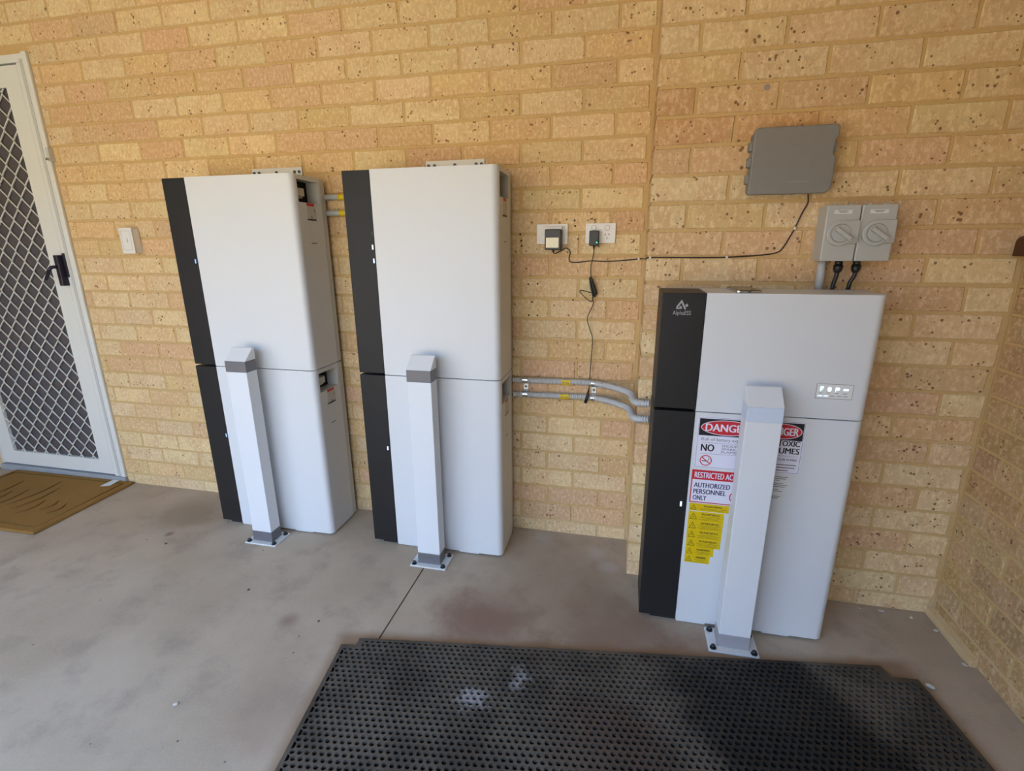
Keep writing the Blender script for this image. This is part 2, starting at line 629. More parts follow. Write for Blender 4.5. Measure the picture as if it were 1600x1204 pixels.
struct(MB().box(-24, 24, -13.4, -13.1, -0.06, 4.2).build('wall_sky_blocker', M['sky_blocker']), 'unseen cream wall added across the yard to block low sky and bounce warm light')  # added out of view: hides the low sky, bounces warm light
gr = MB().box(-60, 60, -70, 60, -0.35, -0.06)
struct(gr.build('ground', M['ground']), 'sandy paved yard outside the carport')
YO = -2.75                             # line of the carport opening
ce = MB().box(-7.0, 1.6, YO, 0.25, ZT, ZT + 0.08)
struct(ce.build('ceiling', M['ceiling']), 'cream carport ceiling lining')
struct(MB().box(-5.4, -5.2, YO, 0.25, 0.0, ZT).build('wall_left', M['ceiling']), 'rendered side wall closing the carport on the left')
struct(MB().box(0.12, 1.6, YO - 0.11, YO, 0.0, ZT).build('wall_blocker_right', M['ceiling']), 'unseen rendered nib wall added right of the opening to darken the right side')  # added blocker behind the camera, keeps light off the right side
struct(MB().box(-5.4, -3.5, YO - 0.11, YO, 0.0, ZT).build('wall_blocker_left', M['ceiling']), 'unseen rendered nib wall added left of the opening to limit the light there')  # added blocker behind the camera, trims light on the left
struct(MB().box(-5.4, 1.6, YO - 0.11, YO, 2.20, ZT + 0.1).build('trim_2', M['bare_timber']), 'unseen fascia beam added over the opening to cut off the higher sky')  # added out of view to keep sky light off the upper wall

# ------------------------------------------------------------------ walls and bricks
CREAM = (0.70, 0.52, 0.285)
TAN = (0.66, 0.455, 0.225)
PINK = (0.63, 0.405, 0.22)
ORANGE = (0.57, 0.325, 0.16)


def jit(c, r):
    k = 1 + r.uniform(-0.07, 0.07)
    return tuple(min(1, max(0, x * k + r.uniform(-0.015, 0.015))) for x in c)


_bm_cache = {}


def brick_mesh(w, h, d, seed):
    key = (round(w, 3), round(h, 3), round(d, 3), seed)
    if key in _bm_cache:
        return _bm_cache[key]
    r = random.Random(hash(key) & 0xffff)
    nl = 4 if w > 0.15 else 2
    out = []
    for i in range(nl):
        out.append((w * i / nl, 0))
    for i in range(2):
        out.append((w, h * i / 2))
    for i in range(nl):
        out.append((w - w * i / nl, h))
    for i in range(2):
        out.append((0, h - h * i / 2))
    j = 0.0013
    out = [(x + r.uniform(-j, j), z + r.uniform(-j, j)) for x, z in out]
    n = len(out)
    cx, cz = w / 2, h / 2
    def ins(p, a):
        return (p[0] + (a if p[0] < cx - 1e-4 and p[0] < 0.01 else (-a if p[0] > w - 0.01 else 0)),
                p[1] + (a if p[1] < 0.01 else (-a if p[1] > h - 0.01 else 0)))
    fr = [ins(p, 0.0028) for p in out]
    # local y: 0 = face, + into the wall
    tl = r.uniform(-0.0006, 0.0006)
    vs = [(p[0], r.uniform(-0.0004, 0.0004) + tl * (p[0] / w - 0.5), p[1]) for p in fr]
    vs += [(p[0], 0.0026, p[1]) for p in out]
    vs += [(p[0], d, p[1]) for p in out]
    fs = [list(range(n))]
    for i in range(n):
        k = (i + 1) % n
        fs.append([i, n + i, n + k, k])
        fs.append([n + i, 2 * n + i, 2 * n + k, n + k])
    _bm_cache[key] = (vs, fs)
    return _bm_cache[key]


_bd_cache = {}


def brick_data(w, h, d, seed):
    key = (round(w, 3), round(h, 3), round(d, 3), seed)
    if key not in _bd_cache:
        vs, fs = brick_mesh(w, h, d, seed)
        me = bpy.data.meshes.new('brick')
        me.from_pydata(vs, [], fs)
        me.materials.append(M['brick'])
        bm = bmesh.new()
        bm.from_mesh(me)
        bmesh.ops.recalc_face_normals(bm, faces=bm.faces)
        bm.to_mesh(me)
        bm.free()
        _bd_cache[key] = me
    return _bd_cache[key]


def lay(wall, specs, limit=290):
    """specs: (origin, rotz, w, h, d, colour). Seen bricks become objects, the rest one part."""
    scored = []
    for s in specs:
        (ox, oy, oz), rz, w, h, d, colr = s
        e = Vector((math.cos(rz), math.sin(rz), 0))
        pts = [Vector((ox, oy, oz)) + e * (w * a) + Vector((0, 0, h * b)) for a in (0.06, 0.35, 0.65, 0.94) for b in (0.15, 0.85)]
        vis = sum(1 for p in pts if seen(p))
        if vis:
            q = [proj(p) for p in (pts[0], pts[1], pts[7], pts[6])]
            if all(q):
                ar = abs(sum(q[i][0] * q[(i + 1) % 4][1] - q[(i + 1) % 4][0] * q[i][1] for i in range(4))) / 2
            else:
                ar = 1
            scored.append((ar * vis / 8, s))
        else:
            scored.append((0, s))
    scored.sort(key=lambda t: -t[0])
    rest = []
    for i, (a, s) in enumerate(scored):
        (ox, oy, oz), rz, w, h, d, colr = s
        if i < limit and a > 20:
            ob = bpy.data.objects.new('brick', brick_data(w, h, d, random.randrange(6)))
            COL.objects.link(ob)
            ob.parent = wall
            ob.location = Vector((ox, oy, oz)) - wloc(wall)
            ob.rotation_euler.z = rz
            ob.color = (*colr, 1)
        else:
            rest.append(s)
    if rest:
        V, F, C = [], [], []
        for (ox, oy, oz), rz, w, h, d, colr in rest:
            vs, fs = brick_mesh(w, h, d, random.randrange(3))
            n = len(V)
            cs, sn = math.cos(rz), math.sin(rz)
            V += [(ox + x * cs - y * sn, oy + x * sn + y * cs, oz + z) for x, y, z in vs]
            F += [[n + i for i in f] for f in fs]
            C += [colr] * len(vs)
        me = bpy.data.meshes.new('brick_field')
        me.from_pydata(V, [], F)
        me.materials.append(M['brick_rest'])
        at = me.color_attributes.new('tint', 'FLOAT_COLOR', 'POINT')
        for i, c in enumerate(C):
            at.data[i].color = (*c, 1)
        bm = bmesh.new()
        bm.from_mesh(me)
        bmesh.ops.recalc_face_normals(bm, faces=bm.faces)
        bm.to_mesh(me)
        bm.free()
        ob = bpy.data.objects.new('brick_field', me)
        COL.objects.link(ob)
        ob.parent = wall
        ob['kind'] = 'stuff'


def rowz(k):
    """bottom and height of the bricks in course k"""
    zb = Z0 + CH * k + 0.005
    h = CH - 0.010
    if k == -1:
        h = zb + h - 0.002
        zb = 0.002
    return zb, h


rc = random.Random(11)
PALE_ROWS = {5, 4, 3, 2, 10, 11, 16, -1}
PINK_ROWS = {8, 7, 6, 0, 1, 13}


def colour_back(k, xm):
    u = rc.random()
    if -0.46 < xm < 0.07:
        if k in PINK_ROWS:
            return jit(PINK if u < 0.8 else TAN, rc)
        if k in PALE_ROWS:
            return jit(CREAM if xm < -0.06 or u < 0.5 else PINK, rc)
    if u < 0.56:
        c = CREAM
    elif u < 0.80:
        c = TAN
    else:
        c = PINK
    return jit(c, rc)


MR = 0.0032                                    # how far bricks stand proud of the mortar
wb = MB()
wb.box(XD1, XC + 0.002, MR, 0.24, 0.0, ZT)
wb.box(XD0, XD1, MR, 0.24, ZD, ZT)
wb.box(-7.0, XD0, MR, 0.24, 0.0, ZT)
wall_back = struct(wb.build('wall_back', M['mortar']), 'cream and pink face-brick wall with ochre mortar behind the battery cabinets')
specs = []
KMAX = 29
for k in range(-1, KMAX):
    zb, h = rowz(k)
    ph = -0.066 if k % 2 else -0.186
    x = ph + BL * 2
    segs = []
    while x > -6.9:
        a, b = x - BL + 0.005, x - 0.005
        segs.append((a, b))
        x -= BL
    for a, b in segs:
        b = min(b, XC - 0.008)
        if b - a < 0.025:
            continue
        if zb < ZD - 0.01:
            # keep out of the door opening
            if a < XD1 + 0.003 and b > XD0 - 0.003:
                if b > XD1 + 0.03:
                    a = XD1 + 0.004
                elif a < XD0 - 0.03:
                    b = XD0 - 0.004
                else:
                    continue
                if b - a < 0.025:
                    continue
        specs.append(((a, 0.0, zb), 0.0, b - a, h, 0.03, colour_back(k, (a + b) / 2)))
lay(wall_back, specs)

for (x, z) in [(-0.395, 1.153), (-0.355, 1.155), (-0.393, 1.024), (-0.355, 1.024), (-0.207, 1.09), (-0.209, 1.402), (-0.206, 1.381), (-0.429, 1.352), (-0.425, 1.327), (-0.423, 1.307)]:
    MB().disc((x, 0.001, z), (0, -1, 0), 0.0038, 0.0016, 10).build('drill_hole', M['hole'], wall_back)

# the thicker stretch on the right stands 0.25 m forward
wr = MB().box(XC + MR, XR + 0.002, YP + MR, 0.24, 0.0, ZT)
wall_pier = struct(wr.build('wall_back_right', M['mortar']), 'forward-standing face-brick wall behind the inverter cabinet')
specs = []
for k in range(-1, KMAX):
    zb, h = rowz(k)
    first = 0.187 if k % 2 else 0.31
    xs = [XC] + [first + BL * i for i in range(0, 6)]
    for i in range(len(xs) - 1):
        a = xs[i] + (0.005 if i else 0.0)
        b = min(xs[i + 1] - 0.005, XR - 0.006)
        if b - a < 0.02:
            continue
        xm = (a + b) / 2
        u = rc.random()
        if k in (19, 17, 18) and xm < 0.5:
            c = ORANGE if u < 0.45 else PINK
        elif k in (16, 21, 22):
            c = CREAM if u < 0.75 else TAN
        elif k in (14, 13, 12, 11, 8, 7):
            c = PINK if u < 0.6 else CREAM
        else:
            c = CREAM if u < 0.5 else (TAN if u < 0.7 else PINK)
        specs.append(((a, YP, zb), 0.0, b - a, h, 0.105 if i == 0 and k % 2 == 0 else (0.235 if i == 0 else 0.03), jit(c, rc)))
    # the return face (seen almost edge on)
    if k % 2 == 0:
        c = jit(CREAM if rc.random() < 0.6 else PINK, rc)
        specs.append(((XC, -0.006, zb), -math.pi / 2, 0.12, h, 0.03, c))
lay(wall_pier, specs)

# the side wall on the right edge of the picture
ws = MB().box(XR + MR, XR + 0.24, YO, 0.24, 0.0, ZT)
wall_right = struct(ws.build('wall_right', M['mortar']), 'dim brick side wall at the right of the carport')
specs = []
for k in range(-1, KMAX):
    zb, h = rowz(k)
    y = YP - (0.005 if k % 2 else -0.115)
    while y > YO + 0.26:
        a, b = y, y - BL + 0.010
        y -= BL
        a = min(a, YP - 0.006)
        if a - b < 0.03:
            continue
        c = TAN if rc.random() < 0.6 else (CREAM if rc.random() < 0.5 else PINK)
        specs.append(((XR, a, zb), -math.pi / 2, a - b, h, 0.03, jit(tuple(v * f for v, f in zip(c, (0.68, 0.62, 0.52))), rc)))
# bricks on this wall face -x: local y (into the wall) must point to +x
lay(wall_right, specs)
MB().prism([(XR + 0.004, 0.0), (XR - 0.022, 0.0), (XR - 0.018, 0.022), (XR + 0.004, 0.034)], 'y', -0.50, YP + 0.002).build(
    'mortar_ledge', M['mortar'], wall_right, 0.003)

# ------------------------------------------------------------------ security screen door
YD = 0.030                                     # outer face of the door leaf
door = struct(thing('door_1', (-3.26, 0.06, 0.0), 'cream security screen door with a diamond grille and dark handle', None))
jb = MB()
jb.box(-2.832, -2.752, -0.004, 0.12, 0.036, 2.1445)
jb.box(XD0, -2.752, -0.004, 0.12, 2.145, ZD)
jb.box(XD0, -3.690, 0.0, 0.12, 0.036, 2.1445)
jamb = jb.build('door_frame', M['door'], door, 0.002)
MB().box(-2.803, -2.785, -0.010, 0.0, 0.040, 2.156).build('frame_bead', M['chassis'], jamb, 0.002)
MB().box(-2.779, -2.750, -0.014, 0.0, 0.038, ZD + 0.004).build('frame_lip', M['door'], jamb, 0.004)
lf = MB()
X0, X1, U0, U1 = -3.684, -2.837, 0.043, 2.138
MX0, MX1, MU0, MU1 = -3.578, -2.930, 0.128, 2.048
lf.box(X0, MX0, YD - 0.03, YD, U0, U1)
lf.box(MX1, X1, YD - 0.03, YD, U0, U1)
lf.box(MX0, MX1, YD - 0.03, YD, U0, MU0)
lf.box(MX0, MX1, YD - 0.03, YD, MU1, U1)
leaf = lf.build('door_leaf', M['door'], door)
MB().box(MX0 - 0.01, MX1 + 0.01, 0.016, 0.018, MU0 - 0.01, MU1 + 0.01).build('flyscreen', M['screen'], leaf)
# expanded metal: wavy strands that touch at the nodes
DW, DH = 0.0886, 0.1045
gm = MB()


def strand(xc, sgn):
    hw = DW / 4
    pts = []
    zn = MU0 - 0.02
    while zn < MU1 + 0.02:
        t = (zn - 0.199) / DH * 2 * math.pi
        s = math.asin(0.93 * math.cos(t)) / math.asin(0.93)
        pts.append((xc + sgn * hw * s, zn))
        zn += DH / 16
    pts = [p for p in pts if MU0 - 0.004 <= p[1] <= MU1 + 0.004]
    vs, fs = [], []
    for i, (x, z) in enumerate(pts):
        q, p = pts[min(i + 1, len(pts) - 1)], pts[max(i - 1, 0)]
        dx, dz = q[0] - p[0], q[1] - p[1]
        L = math.hypot(dx, dz)
        nx, nz = dz / L * 0.0023, -dx / L * 0.0023
        for (a, yy) in ((-1, 0.005), (1, 0.005), (1, 0.010), (-1, 0.010)):
            vs.append((min(MX1 + 0.004, max(MX0 - 0.004, x + a * nx)), yy, z + a * nz))
    for i in range(len(pts) - 1):
        for k in range(4):
            fs.append((i * 4 + k, i * 4 + (k + 1) % 4, i * 4 + 4 + (k + 1) % 4, i * 4 + 4 + k))
    gm.add(vs, fs)


n = 0
x = -2.931 - DW / 4
while x > MX0 - DW / 4:
    strand(x, 1 if n % 2 == 0 else -1)
    x -= DW / 2
    n += 1
gm.build('diamond_grille', M['door'], leaf)
hp = MB().box(-2.852, -2.826, -0.036, 0.0, 1.122, 1.276)
hd = hp.build('handle_plate', M['handle'], door, 0.004)
MB().tube(spline([(-2.842, -0.034, 1.217), (-2.842, -0.056, 1.217), (-2.850, -0.066, 1.208), (-2.866, -0.066, 1.188), (-2.887, -0.066, 1.157)], 6),
          0.0085, 12).build('lever', M['handle'], hd)
MB().box(-2.824, -2.813, -0.012, 0.0, 1.165, 1.285).build('strike_plate', M['handle'], jamb, 0.001)
struct(MB().box(XD0, -2.752, -0.016, 0.24, 0.0, 0.036).build('trim_1', M['sill'], None, 0.003), 'grey sill under the screen door')
struct(MB().box(XD0, XD1, 0.10, 0.20, 0.036, ZD).build('door_2', M['hole']), 'dark inner door behind the screen door')
ct = thing('door_catch', (-2.742, 0.0, 1.742), 'small metal door catch on the brickwork beside the screen door', 'catch')
MB().box(-2.750, -2.734, -0.026, 0.0, 1.712, 1.774).build('catch_plate', M['chassis'], ct, 0.002)
MB().disc((-2.742, -0.026, 1.722), (0, -1, 0), 0.006, 0.010, 12).build('catch_pin', M['steel'], ct)

# ------------------------------------------------------------------ door mat and rubber mat
dm = thing('door_mat', (-3.09, -0.28, 0.0), 'brown coir door mat lying in front of the screen door', 'door mat')
MB().prism([(-3.560, -0.026), (-2.700, -0.010), (-2.672, -0.545), (-3.530, -0.560)], 'z', 0.001, 0.016).build('mat_body', M['coir'], dm, 0.004)
bd = MB()
B = [(-3.520, -0.060), (-2.735, -0.046), (-2.712, -0.508), (-3.495, -0.522)]
for i in range(4):
    a, b2 = Vector((*B[i], 0.0165)), Vector((*B[(i + 1) % 4], 0.0165))
    bd.tube([a, b2], 0.003, 6)
bd.build('border_line', M['coir_dark'], dm)
pt = MB()
rr = random.Random(5)
for i in range(9):
    cx = -2.80 - i * 0.075
    y0 = -0.40 + 0.03 * math.sin(i * 2.1)
    L = (0.11, 0.10, 0.14, 0.24, 0.28, 0.22, 0.16, 0.24, 0.18)[i]
    pt.tube(spline([(cx, y0, 0.0165), (cx + 0.018, y0 + L * 0.5, 0.0172), (cx - 0.01, y0 + L, 0.0165)], 6),
            [0.0045] * 7 + [0.0045, 0.004, 0.004, 0.003, 0.002, 0.001][:6], 6)
pt.build('pattern', M['coir_dark'], dm)
tag(MB().prism([(-2.822, -0.103), (-2.776, -0.090), (-2.786, -0.019), (-2.827, -0.027)], 'z', 0.0195, 0.0212).build('paper_tag', M['label_white']),
    'white strip of card lying on the corner of the coir door mat', 'card')

ux = Vector((math.cos(MAT_A), math.sin(MAT_A), 0))
uy = Vector((-math.sin(MAT_A), math.cos(MAT_A), 0))


def L2W(p, z):
    v = MAT_O + ux * p[0] + uy * p[1]
    return (v.x, v.y, z)


rm = thing('rubber_mat', (0.0, -1.2, 0.0), 'large black perforated rubber mat on the slab in front of the cabinets', 'rubber mat')
OUT = [(0, 0), (1.70, 0), (1.712, -0.042), (1.785, -0.046), (1.785, -1.42), (-0.052, -1.42), (-0.052, -0.031), (0, -0.031)]
MZ = 0.0125
base = MB()
bb = [(p[0], p[1]) for p in OUT]
base.prism([L2W(p, 0)[:2] for p in bb], 'z', 0.0008, 0.004)
base.build('mat_base', BLACK_RUBBER_BOTTOM, rm)
PIT, HR = 0.0205, 0.0067


def inside(x, y, m):
    if not (-0.052 + m < x < 1.785 - m and -1.42 + m < y < -m):
        return False
    if x < m and y > -0.031 - m:
        return False
    if x > 1.70 - m and y > -0.046 - m:
        return False
    return True


VV, FF = [], []
R6 = PIT / math.sqrt(3)
outer = []
for k in range(6):
    a0, a1 = math.radians(30 + 60 * k), math.radians(30 + 60 * (k + 1))
    p0 = (R6 * math.cos(a0), R6 * math.sin(a0))
    p1 = (R6 * math.cos(a1), R6 * math.sin(a1))
    outer += [p0, ((p0[0] + p1[0]) / 2, (p0[1] + p1[1]) / 2)]
inner = [(HR * math.cos(math.radians(30 + 30 * k)), HR * math.sin(math.radians(30 + 30 * k))) for k in range(12)]
j = 0
yy = -0.012
while yy > -1.41:
    xx = -0.052 + (PIT / 2 if j % 2 else 0)
    while xx < 1.79:
        if inside(xx, yy, 0.0105):
            n0 = len(VV)
            for p in outer:
                VV.append(L2W((xx + p[0], yy + p[1]), MZ))
            for p in inner:
                VV.append(L2W((xx + p[0], yy + p[1]), MZ))
            for p in inner:
                VV.append(L2W((xx + p[0] * 0.93, yy + p[1] * 0.93), 0.0038))
            for k in range(12):
                k2 = (k + 1) % 12
                FF.append((n0 + k, n0 + k2, n0 + 12 + k2, n0 + 12 + k))
                FF.append((n0 + 12 + k, n0 + 12 + k2, n0 + 24 + k2, n0 + 24 + k))
        xx += PIT
    yy -= PIT * math.sqrt(3) / 2
    j += 1
me = bpy.data.meshes.new('perforated_sheet')
Lr = wloc(rm)
me.from_pydata([(v[0] - Lr.x, v[1] - Lr.y, v[2]) for v in VV], [], FF)
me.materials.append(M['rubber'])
me.update()
ps = bpy.data.objects.new('perforated_sheet', me)
COL.objects.link(ps)
ps.parent = rm
rim = MB()
wdt = 0.014
nO = len(OUT)
inn = [(0.019, -0.012), (1.681, -0.012), (1.681, -0.061), (1.773, -0.061), (1.773, -1.408), (-0.040, -1.408), (-0.040, -0.048), (0.019, -0.048)]
vs = [L2W(p, MZ - 0.0004) for p in OUT] + [L2W(p, MZ - 0.0004) for p in inn] + [L2W(p, 0.001) for p in OUT]
fs = []
for i in range(nO):
    k = (i + 1) % nO
    fs.append((i, k, nO + k, nO + i))
    fs.append((i, 2 * nO + i, 2 * nO + k, k))
rim.add(vs, fs)
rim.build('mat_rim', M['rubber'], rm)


# ------------------------------------------------------------------ battery and inverter cabinets
def side_outline(xa, xb, yf, yb, r=0.022, n=6):
    pts = [(xa, yb), (xa, yf), (xb - r, yf)]
    for k in range(1, n + 1):
        a = math.radians(-90 + 90 * k / n)
        pts.append((xb - r + r * math.cos(a), yf + r + r * math.sin(a)))
    pts.append((xb, yb))
    return pts


def cabinet(name, x0, x1, yf, yb, z0, z1, dw, label, cat, group, pocket=True, lower=False):
    t = thing(name, ((x0 + x1) / 2, (yf + yb) / 2, z0), label, cat, group)
    xs = x0 + dw
    ym = yb - 0.034                            # cover ends here, chassis behind
    zb = z0 + (0.009 if lower else 0.0)
    dark = MB().box(x0, xs - 0.0006, yf + 0.0012, ym, zb + 0.004, z1 - 0.0012).build('dark_panel', M['dark'], t, 0.0025)
    # white wrap-round cover with a rounded right edge; the grip recess is a real hole
    cv = MB()
    pl = side_outline(xs, x1, yf, ym, 0.025, 10)
    n = len(pl)
    top = [(p[0], p[1], z1) for p in pl]
    bot = [(p[0], p[1], zb) for p in pl]
    cv.add(top, [list(range(n))])
    cv.add(bot, [list(range(n))[::-1]])
    cv.add([bot[0], bot[1], top[1], top[0]], [(0, 1, 2, 3)])
    xe = pl[2][0] - 0.004
    cv.add([bot[1], (xe, yf, zb), (xe, yf, z1), top[1]], [(0, 1, 2, 3)])
    arc = [(pl[2][0] - 0.004, pl[2][1])] + pl[2:-1] + [(pl[-2][0], pl[-2][1] + 0.004)]
    m_ = len(arc)
    cv.add([(p[0], p[1], zb) for p in arc] + [(p[0], p[1], z1) for p in arc], [(i, i + 1, m_ + i + 1, m_ + i) for i in range(m_ - 1)], True)
    cv.add([bot[-1], bot[0], top[0], top[-1]], [(0, 1, 2, 3)])
    ya, yc = pl[-2][1] + 0.004, ym
    if pocket:
        p0, p1, q0, q1 = yf + 0.030, yf + 0.170, z1 - 0.103, z1 - 0.018
        for (a, b, c, d) in ((ya, p0, zb, z1), (p1, yc, zb, z1), (p0, p1, zb, q0), (p0, p1, q1, z1)):
            cv.add([(x1, a, c), (x1, b, c), (x1, b, d), (x1, a, d)], [(0, 1, 2, 3)])
    else:
        cv.add([(x1, ya, zb), (x1, yc, zb), (x1, yc, z1), (x1, ya, z1)], [(0, 1, 2, 3)])
    cover = cv.build('front_cover', M['white'], t)
    if pocket:
        xi = x1 - 0.055
        pk = MB()
        pk.add([(x1, p0, q0), (x1, p1, q0), (x1, p1, q1), (x1, p0, q1), (xi, p0, q0), (xi, p1, q0), (xi, p1, q1), (xi, p0, q1)],
               [(0, 1, 5, 4), (1, 2, 6, 5), (2, 3, 7, 6), (3, 0, 4, 7)])
        g = pk.build('grip_recess', M['chassis'], cover)
        MB().box(xi - 0.004, xi, p0, p1, q0, q1).build('recess_back', M['hole'], cover)
        cn = MB().box(xi, xi + 0.030, p0 + 0.035, p0 + 0.080, q1 - 0.058, q1 - 0.028)
        cn.box(xi + 0.003, xi + 0.024, p0 + 0.045, p0 + 0.074, q1 - 0.066, q1 - 0.058)
        cn.build('cable_connector', M['label_white'], cover, 0.002)
        # the rating labels printed down the side
        xl = x1 + 0.0006
        def strip(nm, a, b, c, d, mat, par):
            return MB().add([(xl, a, c), (xl, b, c), (xl, b, d), (xl, a, d)], [(0, 1, 2, 3)]).build(nm, mat, par)
        strip('warning_strip', yf + 0.078, yf + 0.130, z1 - 0.115, z1 - 0.104, M['sign_red'], cover)
        lb = strip('rating_label', yf + 0.078, yf + 0.138, z1 - 0.172, z1 - 0.117, M['chassis'], cover)
        strip('print_line', yf + 0.074, yf + 0.136, z1 - 0.170, z1 - 0.165, M['sign_black'], cover)
        strip('print_mark', yf + 0.104, yf + 0.108, z1 - 0.164, z1 - 0.152, M['sign_black'], cover)
        strip('print_line', yf + 0.084, yf + 0.122, z1 - 0.263, z1 - 0.259, M['ink_grey'], cover)
        strip('print_mark', yf + 0.125, yf + 0.130, z1 - 0.138, z1 - 0.128, M['sign_red'], cover)
    MB().box(x0 + 0.004, x1 - 0.002, ym + 0.003, yb, zb, z1 - 0.002).build('rear_chassis', M['chassis'], t, 0.002)
    if lower:
        MB().box(x0 + 0.04, x1 - 0.03, yf + 0.012, yb - 0.01, 0.0, zb + 0.002).build('plinth', M['hole'], t)
        # lugs below the cover
        w = x1 - xs
        MB().box(xs + 0.002, xs + 0.10, yf + 0.0008, yf + 0.006, zb - 0.006, zb).build('cover_lip', M['white'], t)
        MB().box(xs + w * 0.60, xs + w * 0.78, yf + 0.0008, yf + 0.006, zb - 0.005, zb).build('cover_lip', M['white'], t)
    return t, cover, dark


def led(parent, x, z, yf, mat, w=0.0055, h=0.017):
    return MB().box(x - w / 2, x + w / 2, yf - 0.0006, yf + 0.002, z - h / 2, z + h / 2).build('indicator_light', M[mat], parent)


def wall_bracket(parent, x0, x1):
    b = MB().box(x0, x1, -0.0060, -0.0012, 1.545, 1.641)
    br = b.build('wall_bracket', M['plate'], parent, 0.001)
    for f in (0.05, 0.15, 0.5, 0.86, 0.95):
        MB().disc((x0 + (x1 - x0) * f, -0.0060, 1.622), (0, -1, 0), 0.0065, 0.003, 12).build('bracket_bolt', M['bolt'], br)
    MB().box(x0 + 0.01, x1 - 0.01, -0.034, -0.0060, 1.552, 1.575).build('bracket_arm', M['chassis'], parent)


SEAM = 0.7985
GB = 'battery cabinets along the brick wall'
C1 = (-1.882, -1.277)
C2 = (-1.064, -0.458)
CI = (0.112, 0.7185)
t, cv, dk = cabinet('battery_cabinet', *C1, -0.25, -0.03, 0.0, SEAM - 0.0034, 0.113,
                    'lower white battery cabinet of the stack beside the screen door', 'battery', GB, True, True)
led(dk, -1.779, 0.465, -0.2488, 'led_dim')
t, cv, dk = cabinet('battery_cabinet', *C1, -0.25, -0.03, SEAM, 1.583, 0.113,
                    'upper white battery cabinet of the stack beside the screen door', 'battery', GB)
led(dk, -1.783, 1.252, -0.2488, 'led_dim')
wall_bracket(t, -1.642, -1.393)
t, cv, dk = cabinet('battery_cabinet', *C2, -0.25, -0.03, 0.0, SEAM - 0.0034, 0.116,
                    'lower white battery cabinet of the middle stack, left of the power outlets', 'battery', GB, True, True)
led(dk, -0.962, 0.470, -0.2488, 'led')
t, cv, dk = cabinet('battery_cabinet', *C2, -0.25, -0.03, SEAM, 1.583, 0.116,
                    'upper white battery cabinet of the middle stack with two lit indicators', 'battery', GB)
led(dk, -0.959, 1.305, -0.2488, 'led')
led(dk, -0.958, 1.254, -0.2488, 'led')
led(dk, -0.957, 1.356, -0.2488, 'led_off', 0.002, 0.012)
wall_bracket(t, -0.821, -0.572)
YI = -0.485
tl_, cvl, dkl = cabinet('battery_cabinet', *CI, YI, -0.27, 0.0, SEAM - 0.0034, 0.128,
                        'white battery cabinet carrying danger signs and yellow warning labels', 'battery', GB, False, True)
led(dkl, 0.222, 0.468, YI + 0.0012, 'led', 0.006, 0.018)
ti, cvi, dki = cabinet('inverter_cabinet', *CI, YI, -0.27, SEAM, 1.168, 0.128,
                       'white inverter cabinet with charcoal side panel, logo and lit display', 'inverter', None, False)

# logo and name on the charcoal panel
yl = YI + 0.0004
lg = MB()
def LP(u, v):
    return (0.1545 + u * 0.0345, 1.1185 + v * 0.0275)
lg.flat([LP(*p) for p in ((0.40, 1.0), (0.46, 0.78), (0.16, 0.22), (0.13, 0.13), (0.45, 0.22), (0.52, 0.06), (0.03, 0.0), (0.0, 0.18), (0.04, 0.34))], yl)
lg.flat([LP(*p) for p in ((0.40, 1.0), (0.46, 1.0), (0.84, 0.06), (0.80, 0.0), (0.70, 0.0), (0.38, 0.80))], yl)
lg.flat([LP(*p) for p in ((0.24, 0.26), (0.34, 0.36), (0.50, 0.30), (0.42, 0.18))], yl)
lg.flat([LP(*p) for p in ((0.72, 0.46), (0.90, 0.64), (1.0, 0.40), (0.96, 0.30), (0.82, 0.26))], yl)
lg.build('logo_mark', M['logo'], dki)
text('name_lettering', 'AlphaESS', 0.1455, 0.1985, 1.0975, 1.1140, yl, M['logo'], dki)

# touch display
yd = YI - 0.0005
dp = MB()
dp.prism(rrect(0.573, 0.671, 0.862, 0.907, 0.001, 1), 'y', yd + 0.0003, yd + 0.002)
disp = dp.build('display_window', plain('display_glass', (0.77, 0.765, 0.75), 0.25, 0, 0.5, 0.01, 10), cvi)
fr = MB()
ring_faces(fr, rrect(0.5725, 0.6715, 0.8615, 0.9075, 0.001, 1), rrect(0.5737, 0.6703, 0.8627, 0.9063, 0.001, 1), yd)
fr.build('display_outline', M['ink_grey'], disp)
ic = MB()
for i, x in enumerate((0.587, 0.6085, 0.629, 0.652)):
    if i == 0:
        ic.rect(x - 0.004, x - 0.001, 0.884, 0.899, yd)
        ic.rect(x - 0.001, x + 0.005, 0.893, 0.899, yd)
        ic.rect(x - 0.001, x + 0.003, 0.888, 0.891, yd)
    elif i == 1:
        ic.flat(ellipse(x, 0.891, 0.0055, 0.0075, 16), yd)
    elif i == 2:
        ic.rect(x - 0.005, x - 0.003, 0.883, 0.898, yd)
        ic.flat(ellipse(x + 0.002, 0.893, 0.005, 0.005, 12), yd)
    else:
        ic.rect(x - 0.007, x + 0.007, 0.888, 0.894, yd)
ic.build('display_icons', M['led'], disp)
la = MB()
for x in (0.586, 0.607, 0.629, 0.651):
    la.rect(x - 0.005, x + 0.005, 0.8785, 0.8800, yd)
for x in (0.618, 0.636, 0.653):
    la.rect(x - 0.006, x + 0.006, 0.8695, 0.8712, yd)
la.build('display_captions', M['ink_grey'], disp)
da = MB()
for x in (0.585, 0.601):
    da.rect(x - 0.006, x + 0.006, 0.8690, 0.8716, yd)
da.build('display_dashes', M['led'], disp)

# ---- signs and labels on the lower cabinet
ys = YI - 0.0006


def sign(name, x0, x1, z0, z1, mat, y=ys, label=None):
    o = MB().prism([(x0, z0), (x1, z0), (x1, z1), (x0, z1)], 'y', y, YI + 0.0004).build(name, M[mat], cvl)
    if label:
        o['label'] = label
    return o


